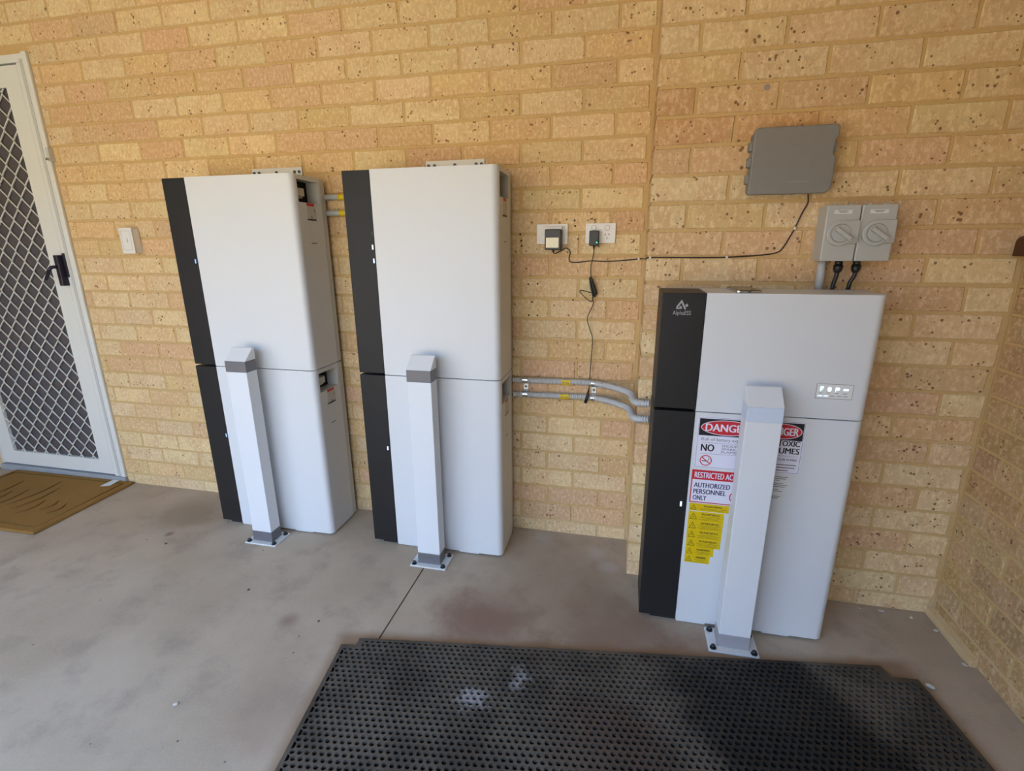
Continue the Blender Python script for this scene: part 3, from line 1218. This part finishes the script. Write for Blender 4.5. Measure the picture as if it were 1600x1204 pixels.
def danger(x0, x1, z0, z1, label, tm=0.0145):
    s = sign('danger_sign', x0, x1, z0, z1, 'sign_white', label=label)
    k = MB()
    ring_faces(k, rrect(x0 + 0.003, x1 - 0.003, z0 + 0.002, z1 - 0.002, 0.0005, 1), rrect(x0 + 0.0038, x1 - 0.0038, z0 + 0.0028, z1 - 0.0028, 0.0005, 1), ys - 0.0003)
    k.build('sign_outline', M['sign_navy'], s)
    MB().rect(x0 + 0.0055, x1 - 0.0055, z1 - 0.063, z1 - 0.006, ys - 0.0003).build('header', M['sign_black'], s)
    cx, cz = (x0 + x1) / 2, z1 - 0.0345
    rx = (x1 - x0) / 2 - (0.0105 if tm > 0.012 else 0.0085)
    MB().flat(ellipse(cx, cz, rx, 0.0255), ys - 0.0006).build('oval_rim', M['sign_white'], s)
    MB().flat(ellipse(cx, cz, rx - 0.0022, 0.0233), ys - 0.0009).build('oval', M['sign_red'], s)
    text('lettering', 'DANGER', cx - rx + tm, cx + rx - tm, cz - 0.0125, cz + 0.0125, ys - 0.0012, M['sign_white'], s, 0.02)
    return s


yt = ys - 0.0004
s1 = danger(0.250, 0.4265, 0.607, 0.782, 'danger sign about battery explosion, partly behind the post')
text('lettering', 'Risk of battery explosion', 0.266, 0.414, 0.6985, 0.7125, yt, M['ink_grey'], s1)
text('lettering', 'NO', 0.267, 0.306, 0.6655, 0.6895, yt, M['sign_black'], s1, 0.02)
for i, w in enumerate(('SMOKING', 'SPARKS', 'FLAMES')):
    text('lettering', w, 0.329, (0.388, 0.380, 0.382)[i], 0.6825 - 0.0105 * i, 0.6905 - 0.0105 * i, yt, M['ink_grey'], s1)
ln = MB().rect(0.266, 0.415, 0.6945, 0.6953, yt)
ln.rect(0.266, 0.415, 0.6565, 0.6573, yt)
ln.build('rule_line', M['ink_grey'], s1)


def prohibition(cx, cz, r, parent, cig):
    k = MB()
    ring_faces(k, ellipse(cx, cz, r, r, 28), ellipse(cx, cz, r * 0.84, r * 0.84, 28), yt)
    a = math.radians(-40)
    d, e = (math.cos(a), math.sin(a)), (-math.sin(a), math.cos(a))
    k.flat([(cx + d[0] * r * u * 0.88 + e[0] * r * 0.08 * v, cz + d[1] * r * u * 0.88 + e[1] * r * 0.08 * v)
            for u, v in ((-1, -1), (1, -1), (1, 1), (-1, 1))], yt)
    k.build('prohibition_symbol', M['sign_red'], parent)
    if cig:
        c = MB().rect(cx - r * 0.65, cx + r * 0.35, cz - r * 0.20, cz - r * 0.04, yt + 0.0002)
        c.flat([(cx + r * 0.30, cz + r * 0.02), (cx + r * 0.5, cz + r * 0.25), (cx + r * 0.35, cz + r * 0.5), (cx + r * 0.44, cz + r * 0.5), (cx + r * 0.6, cz + r * 0.25), (cx + r * 0.40, cz + r * 0.0)], yt + 0.0002)
        c.build('cigarette_symbol', M['sign_black'], parent)


prohibition(0.285, 0.633, 0.0185, s1, True)
prohibition(0.394, 0.633, 0.0185, s1, False)
s2 = danger(0.4315, 0.563, 0.610, 0.784, 'danger sign about toxic fumes, partly behind the post', 0.0105)
text('lettering', 'TOXIC', 0.491, 0.553, 0.7015, 0.7200, yt, M['sign_black'], s2, 0.02)
text('lettering', 'FUMES', 0.486, 0.554, 0.6765, 0.6960, yt, M['sign_black'], s2, 0.02)
fp = MB().rect(0.442, 0.552, 0.6685, 0.6692, yt)
for i, (a, b) in enumerate(((0.44, 0.551), (0.44, 0.548), (0.44, 0.530))):
    fp.rect(a, b, 0.6375 - 0.0095 * i, 0.6405 - 0.0095 * i, yt)
fp.build('fine_print', M['ink_grey'], s2)
text('lettering', 'IN YOUR FUMES', 0.478, 0.551, 0.6530, 0.6600, yt, M['sign_black'], s2, 0.01)

s3 = sign('access_sign', 0.247, 0.4180, 0.480, 0.598, 'sign_red', label='restricted access sign in red and white')
MB().rect(0.2505, 0.4145, 0.4835, 0.5640, ys - 0.0003).build('sign_field', M['sign_white'], s3)
text('lettering', 'RESTRICTED ACCESS', 0.2565, 0.4085, 0.570, 0.591, yt, M['sign_white'], s3, 0.012)
text('lettering', 'AUTHORIZED', 0.257, 0.368, 0.5355, 0.5530, yt - 0.0002, M['sign_navy'], s3, 0.015)
text('lettering', 'PERSONNEL', 0.257, 0.358, 0.5125, 0.5300, yt - 0.0002, M['sign_navy'], s3, 0.015)
text('lettering', 'ONLY', 0.257, 0.299, 0.4900, 0.5070, yt - 0.0002, M['sign_navy'], s3, 0.015)
k = MB()
ring_faces(k, ellipse(0.390, 0.510, 0.0215, 0.0215, 28), ellipse(0.390, 0.510, 0.0180, 0.0180, 28), yt - 0.0002)
k.build('prohibition_symbol', M['sign_red'], s3)

rows = [(0.4765, 0.4490, 0.373), (0.4465, 0.4120, 0.361), (0.4125, 0.3770, 0.361), (0.3780, 0.3430, 0.360),
        (0.3440, 0.3110, 0.360), (0.3110, 0.2795, 0.341), (0.2805, 0.2500, 0.331)]
for i, (zt, zb, xr) in enumerate(rows):
    xl = 0.249 + (0.001 if i > 3 else 0.0)
    y = ys + 0.0001 * (i % 2)
    s = sign('warning_label', xl, xr, zb, zt, 'sign_yellow', y)
    hgt = zt - zb
    tw = 0.024 if i not in (0, 5, 6) else 0.020
    cx, cz = xl + 0.004 + tw / 2, zb + hgt * 0.16
    th = hgt * 0.68
    k = MB()
    A = [(cx - tw / 2, cz), (cx + tw / 2, cz), (cx, cz + th)]
    g = (cx, cz + th / 3)
    ring_faces(k, A, [(g[0] + (p[0] - g[0]) * 0.80, g[1] + (p[1] - g[1]) * 0.80) for p in A], y - 0.0003)
    k.flat([(cx + 0.001, cz + th * 0.62), (cx - 0.002, cz + th * 0.36), (cx + 0.0005, cz + th * 0.36), (cx - 0.0005, cz + th * 0.14), (cx + 0.0025, cz + th * 0.42), (cx, cz + th * 0.42)], y - 0.0003)
    k.build('hazard_triangle', M['sign_black'], s)
    a, b = xl + tw + 0.016, xr - 0.012
    m_, wdt = (a + b) / 2, (b - a)
    tx = min(wdt, 0.058)
    text('lettering', 'WARNING', m_ - tx / 2, m_ + tx / 2, zt - 0.0125, zt - 0.0050, y - 0.0003, M['sign_black'], s, 0.012)
    k = MB()
    zz = zt - 0.0165
    q = 0
    while zz > zb + 0.003:
        sh = (0.0, 0.006, 0.002, 0.010)[(q + i) % 4]
        k.rect(xl + tw + 0.009 + sh, xr - 0.006 - sh, zz - 0.0011, zz, y - 0.0003)
        zz -= 0.0042
        q += 1
    k.build('fine_print', plain('label_ink_olive', (0.22, 0.15, 0.01), 0.5) if i == 0 else bpy.data.materials['label_ink_olive'], s)
for (x0, x1, z0, z1) in ((0.436, 0.545, 0.538, 0.603), (0.436, 0.530, 0.512, 0.535)):
    s = sign('notice_label', x0, x1, z0, z1, 'label_white')
    k = MB()
    zz = z1 - 0.005
    q = 0
    while zz > z0 + 0.004:
        k.rect(x0 + 0.006, x1 - (0.010, 0.016, 0.034, 0.022)[q % 4], zz - 0.0022, zz, ys - 0.0003)
        zz -= (0.0060, 0.0060, 0.010)[q % 3]
        q += 1
    k.build('fine_print', M['ink_grey'], s)


# ------------------------------------------------------------------ guard posts
def guard_post(x, y, label, band_mat, light_band=False):
    """x, y: centre of the post; 0.10 x 0.062 m box section on a bolted plate"""
    t = thing('guard_post', (x, y, 0.0), label, 'bollard', 'guard posts in front of the cabinets')
    hx, hy = 0.0495, 0.0310
    MB().box(x - hx, x + hx, y - hy, y + hy, 0.056, 0.808).build('post', M['post'], t, 0.0025)
    pl = MB().box(x - 0.079, x + 0.079, y - 0.054, y + 0.054, 0.0, 0.007)
    pl.build('base_plate', M['plate'], t, 0.0015)
    for sx in (-1, 1):
        for sy in (-1, 1):
            bx, by = x + sx * 0.064, y + sy * 0.041
            b = MB().disc((bx, by, 0.007), (0, 0, 1), 0.0105, 0.0025, 16)
            b.disc((bx, by, 0.0095), (0, 0, 1), 0.0078, 0.009, 6, 0.0070)
            b.build('anchor_bolt', M['bolt'], t)
    e = 0.0006
    MB().box(x - hx - e, x + hx + e, y - hy - e, y + hy + e, 0.806, 0.853).build('reflective_band', M[band_mat], t, 0.0025)
    MB().box(x - hx - e, x + hx + e, y - hy - e, y + hy + e, 0.007, 0.056).build('base_band', M['band_mid' if band_mat == 'band_pale' else 'band'], t, 0.0025)
    cp = MB().prism([(y - hy - e, 0.853), (y + hy + e, 0.853), (y + hy + e, 0.902), (y + hy - 0.010, 0.902)], 'x', x - hx - e, x + hx + e)
    cp.build('sloping_cap', M['post'], t, 0.0022)
    return t


guard_post(-1.5625, -0.3345, 'white guard post with grey bands at the stack nearest the screen door', 'band')
guard_post(-0.7500, -0.3345, 'white guard post with grey bands in front of the middle cabinet stack', 'band')
guard_post(0.4155, -0.5535, 'white guard post with pale top band in front of the danger signs', 'band_pale')


# ------------------------------------------------------------------ conduits
def corrugated(pts, r=0.0122, pitch=0.0085):
    p = resample(spline(pts, 12), pitch / 4)
    rs = [r + 0.0016 * (1 if i % 4 in (0, 1) else -1) for i in range(len(p))]
    return p, rs


def flex(name, pts, label, stk):
    t = thing(name, pts[0], label, 'conduit', 'flexible conduits between middle stack and inverter')
    p, rs = corrugated(pts)
    MB().tube(p, rs, 12).build('corrugated_sleeve', M['conduit'], t)
    # yellow identification sticker wrapped on the front of the sleeve
    x0, x1, zc = stk
    k = MB()
    vs, n = [], 6
    for x in (x0, x1):
        for q in range(n + 1):
            a = math.radians(130 + 100 * q / n)
            vs.append((x, -0.019 + 0.0143 * math.cos(a), zc + 0.0143 * math.sin(a)))
    k.add(vs, [(q, q + 1, n + 2 + q, n + 1 + q) for q in range(n)], True)
    s = k.build('yellow_label', M['sign_yellow'], t)
    pr = MB()
    for q, w in enumerate((0.007, 0.004, 0.008, 0.005)):
        pr.rect(x0 + 0.004 + q * 0.0088, x0 + 0.004 + q * 0.0088 + w * 0.9, zc - 0.0022, zc + 0.0018, -0.0338)
    pr.build('fine_print', M['ink_grey'], s)
    return t


flex('conduit', [(-0.4575, -0.019, 0.7415), (-0.30, -0.019, 0.744), (-0.13, -0.019, 0.7465), (-0.085, -0.030, 0.745), (-0.035, -0.056, 0.744), (0.030, -0.113, 0.743),
                 (0.049, -0.160, 0.743), (0.052, -0.225, 0.745), (0.062, -0.268, 0.748), (0.085, -0.288, 0.752), (0.111, -0.293, 0.754)],
     'upper of the two corrugated grey conduits running to the inverter', (-0.245, -0.205, 0.7445))
flex('conduit', [(-0.4575, -0.019, 0.6775), (-0.30, -0.019, 0.680), (-0.13, -0.019, 0.6825), (-0.085, -0.030, 0.681), (-0.035, -0.056, 0.680), (0.028, -0.113, 0.679),
                 (0.048, -0.160, 0.679), (0.052, -0.225, 0.682), (0.062, -0.268, 0.686), (0.085, -0.288, 0.691), (0.111, -0.293, 0.694)],
     'lower of the two corrugated grey conduits running to the inverter', (-0.248, -0.210, 0.6808))


def saddle(x, label):
    t = thing('conduit_clip', (x, 0.0, 0.711), label, 'clip', 'steel conduit clips')
    mid = MB().box(x - 0.0115, x + 0.0115, -0.006, 0.0, 0.692, 0.731)
    p = mid.build('clip_strap', M['steel'], t, 0.001)
    for zc in (0.7445, 0.6805):
        k = MB()
        vs, n = [], 12
        for xx in (x - 0.0115, x + 0.0115):
            for q in range(n + 1):
                a = math.radians(60 + 240 * q / n)
                vs.append((xx, -0.019 + 0.0152 * math.cos(a), zc + 0.0152 * math.sin(a)))
        k.add(vs, [(q, q + 1, n + 2 + q, n + 1 + q) for q in range(n)], True)
        k.build('clip_saddle', M['steel'], t)
    MB().disc((x, -0.006, 0.712), (0, -1, 0), 0.0045, 0.002, 12).build('clip_screw', M['bolt'], t)


saddle(-0.403, 'shiny steel double clip on the conduits nearest the middle cabinets')
saddle(-0.107, 'shiny steel double clip on the conduits nearest the wall corner')

for zc, which in ((1.5115, 'upper'), (1.4470, 'lower')):
    t = thing('conduit', (-1.17, -0.032, zc), which + ' smooth grey conduit joining the two battery stacks', 'conduit', 'smooth conduits between the stacks')
    MB().tube([(-1.276, -0.032, zc), (-1.064, -0.032, zc)], 0.0125, 16).build('pipe', M['conduit'], t)
    MB().tube([(-1.213, -0.032, zc), (-1.186, -0.032, zc)], 0.0129, 16).build('yellow_label', M['sign_yellow'], t)


# ------------------------------------------------------------------ outlets, adaptors, leads
def outlet(x0, x1, z0, z1, label, kind):
    t = thing('power_outlet', ((x0 + x1) / 2, 0.0, (z0 + z1) / 2), label, 'power outlet')
    MB().prism(rrect(x0, x1, z0, z1, 0.003), 'y', -0.009, 0.0).build('face_plate', M['outlet'], t, 0.0015)
    if kind == 'double':
        for xc in (-0.132, -0.080):
            sw = MB().disc((xc, -0.009, 1.373), (0, -1, 0), 0.0105, 0.0012, 20).build('switch_ring', M['isolator_dark'], t)
            MB().disc((xc, -0.0102, 1.373), (0, -1, 0), 0.0090, 0.0022, 20).build('rocker', M['outlet'], t)
            sl = MB()
            for dx, dz, a in ((-0.0072, 0.0050, 30), (0.0072, 0.0050, -30), (0.0, -0.0090, 0)):
                a = math.radians(a)
                u, v = (math.sin(a), math.cos(a)), (math.cos(a), -math.sin(a))
                sl.flat([(xc + dx + u[0] * 0.0038 * p + v[0] * 0.0012 * q, 1.343 + dz + u[1] * 0.0038 * p + v[1] * 0.0012 * q)
                         for p, q in ((-1, -1), (1, -1), (1, 1), (-1, 1))], -0.0093)
            sl.build('pin_slots', M['hole'], t)
    else:
        MB().box(-0.337, -0.246, -0.012, -0.009, 1.322, 1.383).build('raised_cover', M['outlet'], t, 0.001)
        MB().box(-0.330, -0.255, -0.026, -0.012, 1.355, 1.381).build('switch_hood', M['outlet'], t, 0.002)
    return t


outlet(-0.3590, -0.2340, 1.3125, 1.3895, 'single white power outlet with the larger adaptor and pale label', 'single')
outlet(-0.1635, -0.0475, 1.3145, 1.3905, 'double white power outlet with one free socket', 'double')


def adaptor(x0, x1, z0, z1, y0, y1, label):
    t = thing('power_adaptor', ((x0 + x1) / 2, y1, (z0 + z1) / 2), label, 'power adaptor', 'black plug-in power adaptors')
    MB().prism(rrect(x0, x1, z0, z1, 0.004, 3), 'y', y0, y1).build('housing', M['black'], t, 0.003)
    return t


a1 = adaptor(-0.3195, -0.2545, 1.2905, 1.3685, -0.056, -0.0125, 'larger black plug-in adaptor with a cream label')
MB().rect(-0.3140, -0.2640, 1.2990, 1.3370, -0.0566).build('rating_label', M['label_cream'], a1)
MB().disc((-0.287, -0.035, 1.291), (0, 0, -1), 0.0055, 0.010, 10, 0.003).build('strain_relief', M['black'], a1)
a2 = adaptor(-0.1470, -0.1095, 1.3050, 1.3620, -0.040, -0.0125, 'small black plug-in adaptor with a green light')
MB().disc((-0.1165, -0.0400, 1.3175), (0, -1, 0), 0.0028, 0.0006, 12).build('green_light', M['led_green'], a2)
MB().disc((-0.128, -0.024, 1.3055), (0, 0, -1), 0.0045, 0.016, 10, 0.002).build('strain_relief', M['black'], a2)

cb = thing('power_lead', (-0.287, -0.02, 1.28), 'thin black lead pinned along the wall to the grey box', 'cable')
pts = [(-0.287, -0.035, 1.2800), (-0.277, -0.030, 1.2770), (-0.257, -0.010, 1.2885), (-0.239, -0.007, 1.297), (-0.224, -0.005, 1.283), (-0.227, -0.004, 1.258),
       (-0.221, -0.004, 1.244), (-0.196, -0.004, 1.241), (-0.139, -0.004, 1.247), (-0.076, -0.004, 1.245), (0.000, -0.004, 1.250), (0.050, -0.006, 1.2545),
       (0.063, -0.04, 1.256), (0.0635, -0.13, 1.2575), (0.063, -0.225, 1.260), (0.066, -0.2535, 1.262), (0.085, -0.2545, 1.2655), (0.211, -0.2545, 1.265), (0.324, -0.2545, 1.266),
       (0.433, -0.2545, 1.273), (0.478, -0.2545, 1.282), (0.495, -0.2545, 1.303), (0.507, -0.2545, 1.329), (0.518, -0.2545, 1.355),
       (0.533, -0.2545, 1.401), (0.545, -0.2545, 1.430), (0.540, -0.262, 1.456)]
MB().tube(spline(pts, 6), 0.0021, 8).build('lead', M['black'], cb)
for (x, y, z) in ((0.046, -0.0065, 1.2542), (0.078, -0.2545, 1.2645), (0.324, -0.2545, 1.266), (0.518, -0.2545, 1.355)):
    MB().box(x - 0.0035, x + 0.0035, y - 0.0035, y + 0.004, z - 0.0045, z + 0.0045).build('cable_clip', M['outlet'], cb, 0.001)

cd = thing('power_lead', (-0.128, -0.024, 1.29), 'black lead with a tied bundle dangling below the double outlet', 'cable')
MB().tube(spline([(-0.128, -0.024, 1.290), (-0.128, -0.020, 1.276), (-0.134, -0.016, 1.248), (-0.138, -0.016, 1.223), (-0.136, -0.018, 1.186),
                  (-0.128, -0.022, 1.14), (-0.126, -0.020, 1.10), (-0.122, -0.018, 1.080), (-0.130, -0.018, 1.060), (-0.145, -0.018, 1.017), (-0.133, -0.018, 0.975),
                  (-0.121, -0.018, 0.934), (-0.123, -0.018, 0.853), (-0.126, -0.020, 0.770), (-0.126, -0.036, 0.722)], 6), 0.0017, 8).build('lead', M['black'], cd)
MB().tube(spline([(-0.124, -0.020, 1.120), (-0.150, -0.024, 1.128), (-0.169, -0.022, 1.132), (-0.1785, -0.020, 1.127), (-0.160, -0.020, 1.107), (-0.138, -0.020, 1.090), (-0.127, -0.018, 1.091), (-0.124, -0.018, 1.11)], 6),
          0.0017, 8).build('loop', M['black'], cd)
bu = MB()
for i, (a, b) in enumerate((((-0.141, -0.020, 1.183), (-0.124, -0.022, 1.108)), ((-0.136, -0.026, 1.186), (-0.113, -0.026, 1.114)), ((-0.138, -0.017, 1.180), (-0.117, -0.017, 1.106)), ((-0.133, -0.021, 1.178), (-0.110, -0.020, 1.119)))):
    m_ = ((a[0] + b[0]) / 2 - 0.002 + 0.001 * i, (a[1] + b[1]) / 2, (a[2] + b[2]) / 2)
    bu.tube(spline([a, m_, b], 5), 0.0036, 8)
bu.build('tied_bundle', M['black'], cd)
MB().tube([(-0.126, -0.036, 0.724), (-0.130, -0.037, 0.700), (-0.134, -0.037, 0.682), (-0.139, -0.037, 0.662)], [0.0025, 0.0055, 0.0068, 0.0068], 10).build('connector', M['black'], cd)

# ------------------------------------------------------------------ light switch by the door
ls = thing('light_switch', (-2.360, 0.0, 1.341), 'cream surface-mounted light switch between door and battery stack', 'light switch')
MB().box(-2.394, -2.324, -0.036, 0.0, 1.284, 1.400).build('mounting_box', M['outlet'], ls, 0.003)
sp_ = MB().box(-2.396, -2.322, -0.043, -0.036, 1.282, 1.402).build('face_plate', M['outlet'], ls, 0.002)
MB().disc((-2.361, -0.043, 1.345), (0, -1, 0), 0.0105, 0.0035, 18).build('rocker', M['outlet'], ls)
k = MB()
ring_faces(k, rrect(-2.386, -2.332, 1.298, 1.388, 0.002, 2), rrect(-2.3848, -2.3332, 1.2992, 1.3868, 0.002, 2), -0.0433)
k.build('plate_groove', M['isolator_dark'], sp_)

# ------------------------------------------------------------------ grey weatherproof box
gb = thing('weatherproof_box', (0.466, YP, 1.548), 'dark grey weatherproof box on the wall above the inverter', 'utility box')
x0, x1, z0, z1 = 0.3545, 0.5850, 1.4535, 1.6415
ol = rrect(x0, x1, z0, z1, [0.006, 0.022, 0.011, 0.016], 5)
# cut the latch notch out of the right edge
ol2 = []
for i, p in enumerate(ol):
    ol2.append(p)
    if i == 11:                                   # after the bottom-right arc
        ol2 += [(x1, 1.556), (x1 - 0.008, 1.560), (x1 - 0.008, 1.600), (x1, 1.604)]
MB().prism(ol2, 'y', -0.318, -0.292).build('lid', M['greyplastic'], gb, 0.004)
MB().prism(rrect(x0 + 0.004, x1 - 0.006, z0 + 0.004, z1 - 0.004, 0.012), 'y', -0.292, YP).build('back_box', M['greyplastic'], gb, 0.002)
for zc in (1.592, 1.548, 1.500):
    MB().box(x0 - 0.009, x0 + 0.004, -0.306, -0.280, zc - 0.014, zc + 0.014).build('hinge', M['greyplastic'], gb, 0.003)
MB().box(x1 - 0.009, x1 + 0.001, -0.310, -0.296, 1.566, 1.594).build('latch', M['greyplastic'], gb, 0.002)
MB().rect(0.46, 0.52, 1.4870, 1.4885, -0.3184).build('moulded_line', M['isolator_dark'], gb)
tag(MB().disc((0.388, YP + 0.002, 1.765), (0, -1, 0), 0.0085, 0.0035, 20).build('wall_plug', M['seal'], None, 0.001),
    'round greyish plug in the brickwork above the grey box', 'plug')


# ------------------------------------------------------------------ rotary isolators
def isolator(x0, x1, label):
    t = thing('isolator_switch', ((x0 + x1) / 2, YP, 1.337), label, 'isolator', 'rotary isolators')
    z0, z1 = 1.2555, 1.4180
    yf = -0.330
    MB().box(x0 + 0.002, x1 - 0.002, -0.292, YP, z0 + 0.002, z1 - 0.002).build('back_box', M['isolator'], t, 0.003)
    MB().box(x0, x1, yf, -0.292, z0, z1).build('cover', M['isolator'], t, 0.003)
    cx, cz = (x0 + x1) / 2 - 0.004, 1.337
    # raised round shroud that runs out into a flat tail on the right
    R = 0.037
    pl = []
    for q in range(0, 25):
        a = math.radians(90 + 220 * q / 24)
        pl.append((cx + R * math.cos(a), cz + R * math.sin(a)))
    pl += [(cx + 0.030, cz - 0.0295), (x1 + 0.0005, cz - 0.0295), (x1 + 0.0005, cz + R), ]
    MB().prism(pl, 'y', yf - 0.011, yf).build('shroud', M['isolator'], t, 0.003)
    ri = MB().disc((cx, yf - 0.011, cz), (0, -1, 0), 0.0275, 0.0008, 32)
    ri.build('dial_recess', M['isolator_dark'], t)
    kn = MB().disc((cx, yf - 0.0118, cz), (0, -1, 0), 0.0255, 0.005, 32, 0.0245).build('dial', M['isolator'], t)
    a = math.radians(-36)
    d, e = Vector((math.cos(a), 0, math.sin(a))), Vector((-math.sin(a), 0, math.cos(a)))
    c = Vector((cx + 0.004, 0, cz - 0.003))
    vs = []
    for yy in (yf - 0.0165, yf - 0.030):
        for u, v in ((-0.028, -0.0058), (0.028, -0.0058), (0.031, 0.0), (0.028, 0.0058), (-0.028, 0.0058)):
            p = c + d * u + e * v
            vs.append((p.x, yy, p.z))
    MB().add(vs, [(0, 1, 2, 3, 4), (5, 6, 7, 8, 9)] + [(i, (i + 1) % 5, 5 + (i + 1) % 5, 5 + i) for i in range(5)]).build('turn_handle', M['isolator'], kn, 0.0015)
    tip = c + d * 0.025
    MB().disc((tip.x, yf - 0.030, tip.z), (0, -1, 0), 0.0016, 0.0004, 10).build('pointer_dot', M['sign_red'], kn)
    lb = MB().rect(cx - 0.022, cx + 0.026, 1.3925, 1.4035, yf - 0.0004).build('name_label', M['label_white'], t)
    k = MB()
    k.rect(cx - 0.012, cx + 0.016, 1.3995, 1.4012, yf - 0.0007)
    k.rect(cx - 0.008, cx + 0.012, 1.3960, 1.3977, yf - 0.0007)
    k.build('fine_print', M['ink_grey'], lb)
    for dx in (0.02, 0.065):
        MB().box(x0 + dx - 0.005, x0 + dx + 0.005, -0.322, -0.306, z1, z1 + 0.004).build('top_tab', M['chassis'], t, 0.001)
    return t


isolator(0.5790, 0.6705, 'grey rotary isolator with turn handle, left one of the pair')
isolator(0.6735, 0.7665, 'grey rotary isolator with turn handle, right one of the pair')
cdn = thing('conduit', (0.603, -0.275, 1.168), 'short rigid grey conduit dropping from the isolators to the inverter top', 'conduit')
MB().tube([(0.603, -0.285, 1.168), (0.604, -0.280, 1.257)], 0.0125, 18).build('pipe', M['conduit'], cdn)
for (xa, xb, which) in ((0.644, 0.639, 'nearer the rigid conduit'), (0.694, 0.684, 'farther from the rigid conduit')):
    t = thing('supply_cable', (xb, -0.29, 1.168), 'black cable and gland under the isolators, ' + which, 'cable', 'black cables under the isolators')
    MB().tube(spline([(xa, -0.300, 1.228), (xa - 0.001, -0.300, 1.21), (xb + 0.001, -0.298, 1.19), (xb - 0.001, -0.297, 1.1675)], 5), 0.0060, 12).build('cable', M['black'], t)
    g = MB().disc((xa, -0.300, 1.2565), (0, 0, -1), 0.0105, 0.014, 6)
    g.tube([(xa, -0.300, 1.243), (xa, -0.300, 1.232), (xa, -0.300, 1.226), (xa, -0.300, 1.220)], [0.0130, 0.0132, 0.0115, 0.0075], 16)
    g.build('cable_gland', M['black'], t)

# ------------------------------------------------------------------ phone on the inverter
ph = thing('phone', (0.356, -0.40, 1.168), 'mobile phone lying flat on top of the inverter cabinet', 'phone')
pp = rrect(0.320, 0.3915, -0.470, -0.330, 0.009, 4)
MB().prism([(0.356 + (p[0] - 0.356) * math.cos(0.05) - (p[1] + 0.40) * math.sin(0.05), -0.40 + (p[0] - 0.356) * math.sin(0.05) + (p[1] + 0.40) * math.cos(0.05)) for p in pp],
           'z', 1.1685, 1.1755).build('case', M['steel'], ph, 0.001)
pq = rrect(0.3215, 0.390, -0.4685, -0.3315, 0.008, 4)
MB().prism([(0.356 + (p[0] - 0.356) * math.cos(0.05) - (p[1] + 0.40) * math.sin(0.05), -0.40 + (p[0] - 0.356) * math.sin(0.05) + (p[1] + 0.40) * math.cos(0.05)) for p in pq],
           'z', 1.1755, 1.1768).build('screen', M['phone_glass'], ph)
MB().box(0.355, 0.363, -0.4722, -0.4690, 1.1708, 1.1732).build('charging_port', M['hole'], ph)

# ------------------------------------------------------------------ brown bracket on the side wall, small litter
br = thing('wall_hook_bracket', (XR, -0.285, 1.265), 'dark brown rounded bracket on the wall at the right edge', 'bracket')
MB().prism(rrect(1.118, 1.170, 1.268, 1.326, [0.001, 0.001, 0.016, 0.020], 5), 'y', -0.305, -0.258).build('bracket_body', M['rust'], br, 0.003)


def pebble(x, y, r, seed, label, mat='pebble', sq=0.6, cat='pebble', grp='pebbles scattered on the slab', name='pebble'):
    rr = random.Random(seed)
    bm = bmesh.new()
    bmesh.ops.create_icosphere(bm, subdivisions=2, radius=1.0)
    el = rr.uniform(1.1, 1.7)
    an = rr.uniform(0, math.pi)
    for v in bm.verts:
        k = 1 + rr.uniform(-0.15, 0.15)
        px, py, pz = v.co.x * r * el * k, v.co.y * r * k, v.co.z * r * sq * k
        v.co = (px * math.cos(an) - py * math.sin(an), px * math.sin(an) + py * math.cos(an), pz)
    mz = min(v.co.z for v in bm.verts)
    for v in bm.verts:
        v.co.z -= mz
    me = bpy.data.meshes.new(name)
    bm.to_mesh(me)
    bm.free()
    me.materials.append(M[mat])
    o = bpy.data.objects.new(name, me)
    COL.objects.link(o)
    o.location = (x, y, 0.0)
    tag(o, label, cat, grp)


pebble(0.915, -0.275, 0.0050, 1, 'tiny pale pebble by the wall, left one of a close pair')
pebble(0.985, -0.275, 0.0055, 2, 'tiny pale pebble by the wall, right one of a close pair')
pebble(1.075, -0.292, 0.0065, 3, 'flat brownish pebble near the dim corner of the walls')
pebble(1.125, -0.345, 0.0070, 4, 'white pebble against the foot of the right wall')
pebble(1.128, -0.495, 0.0060, 5, 'pebble at the end of the mortar ledge by the right wall')
pebble(0.975, -0.612, 0.0085, 6, 'largest pale pebble beside the right corner of the rubber mat')
pebble(-1.238, -1.154, 0.0065, 7, 'white stone chip alone on the open slab at lower left', sq=0.35)
pebble(-1.995, -0.470, 0.0050, 8, 'small dark seed pod lying between door mat and first guard post', 'leaf', 0.5, 'seed', 'dark seeds on the slab', 'seed')
pebble(-1.393, -0.665, 0.0045, 9, 'small dark seed on the slab in front of the first guard post', 'leaf', 0.5, 'seed', 'dark seeds on the slab', 'seed')
pebble(-1.02, -0.76, 0.0035, 10, 'tiny dark seed beside the brown smear left of the slab joint', 'leaf', 0.5, 'seed', 'dark seeds on the slab', 'seed')
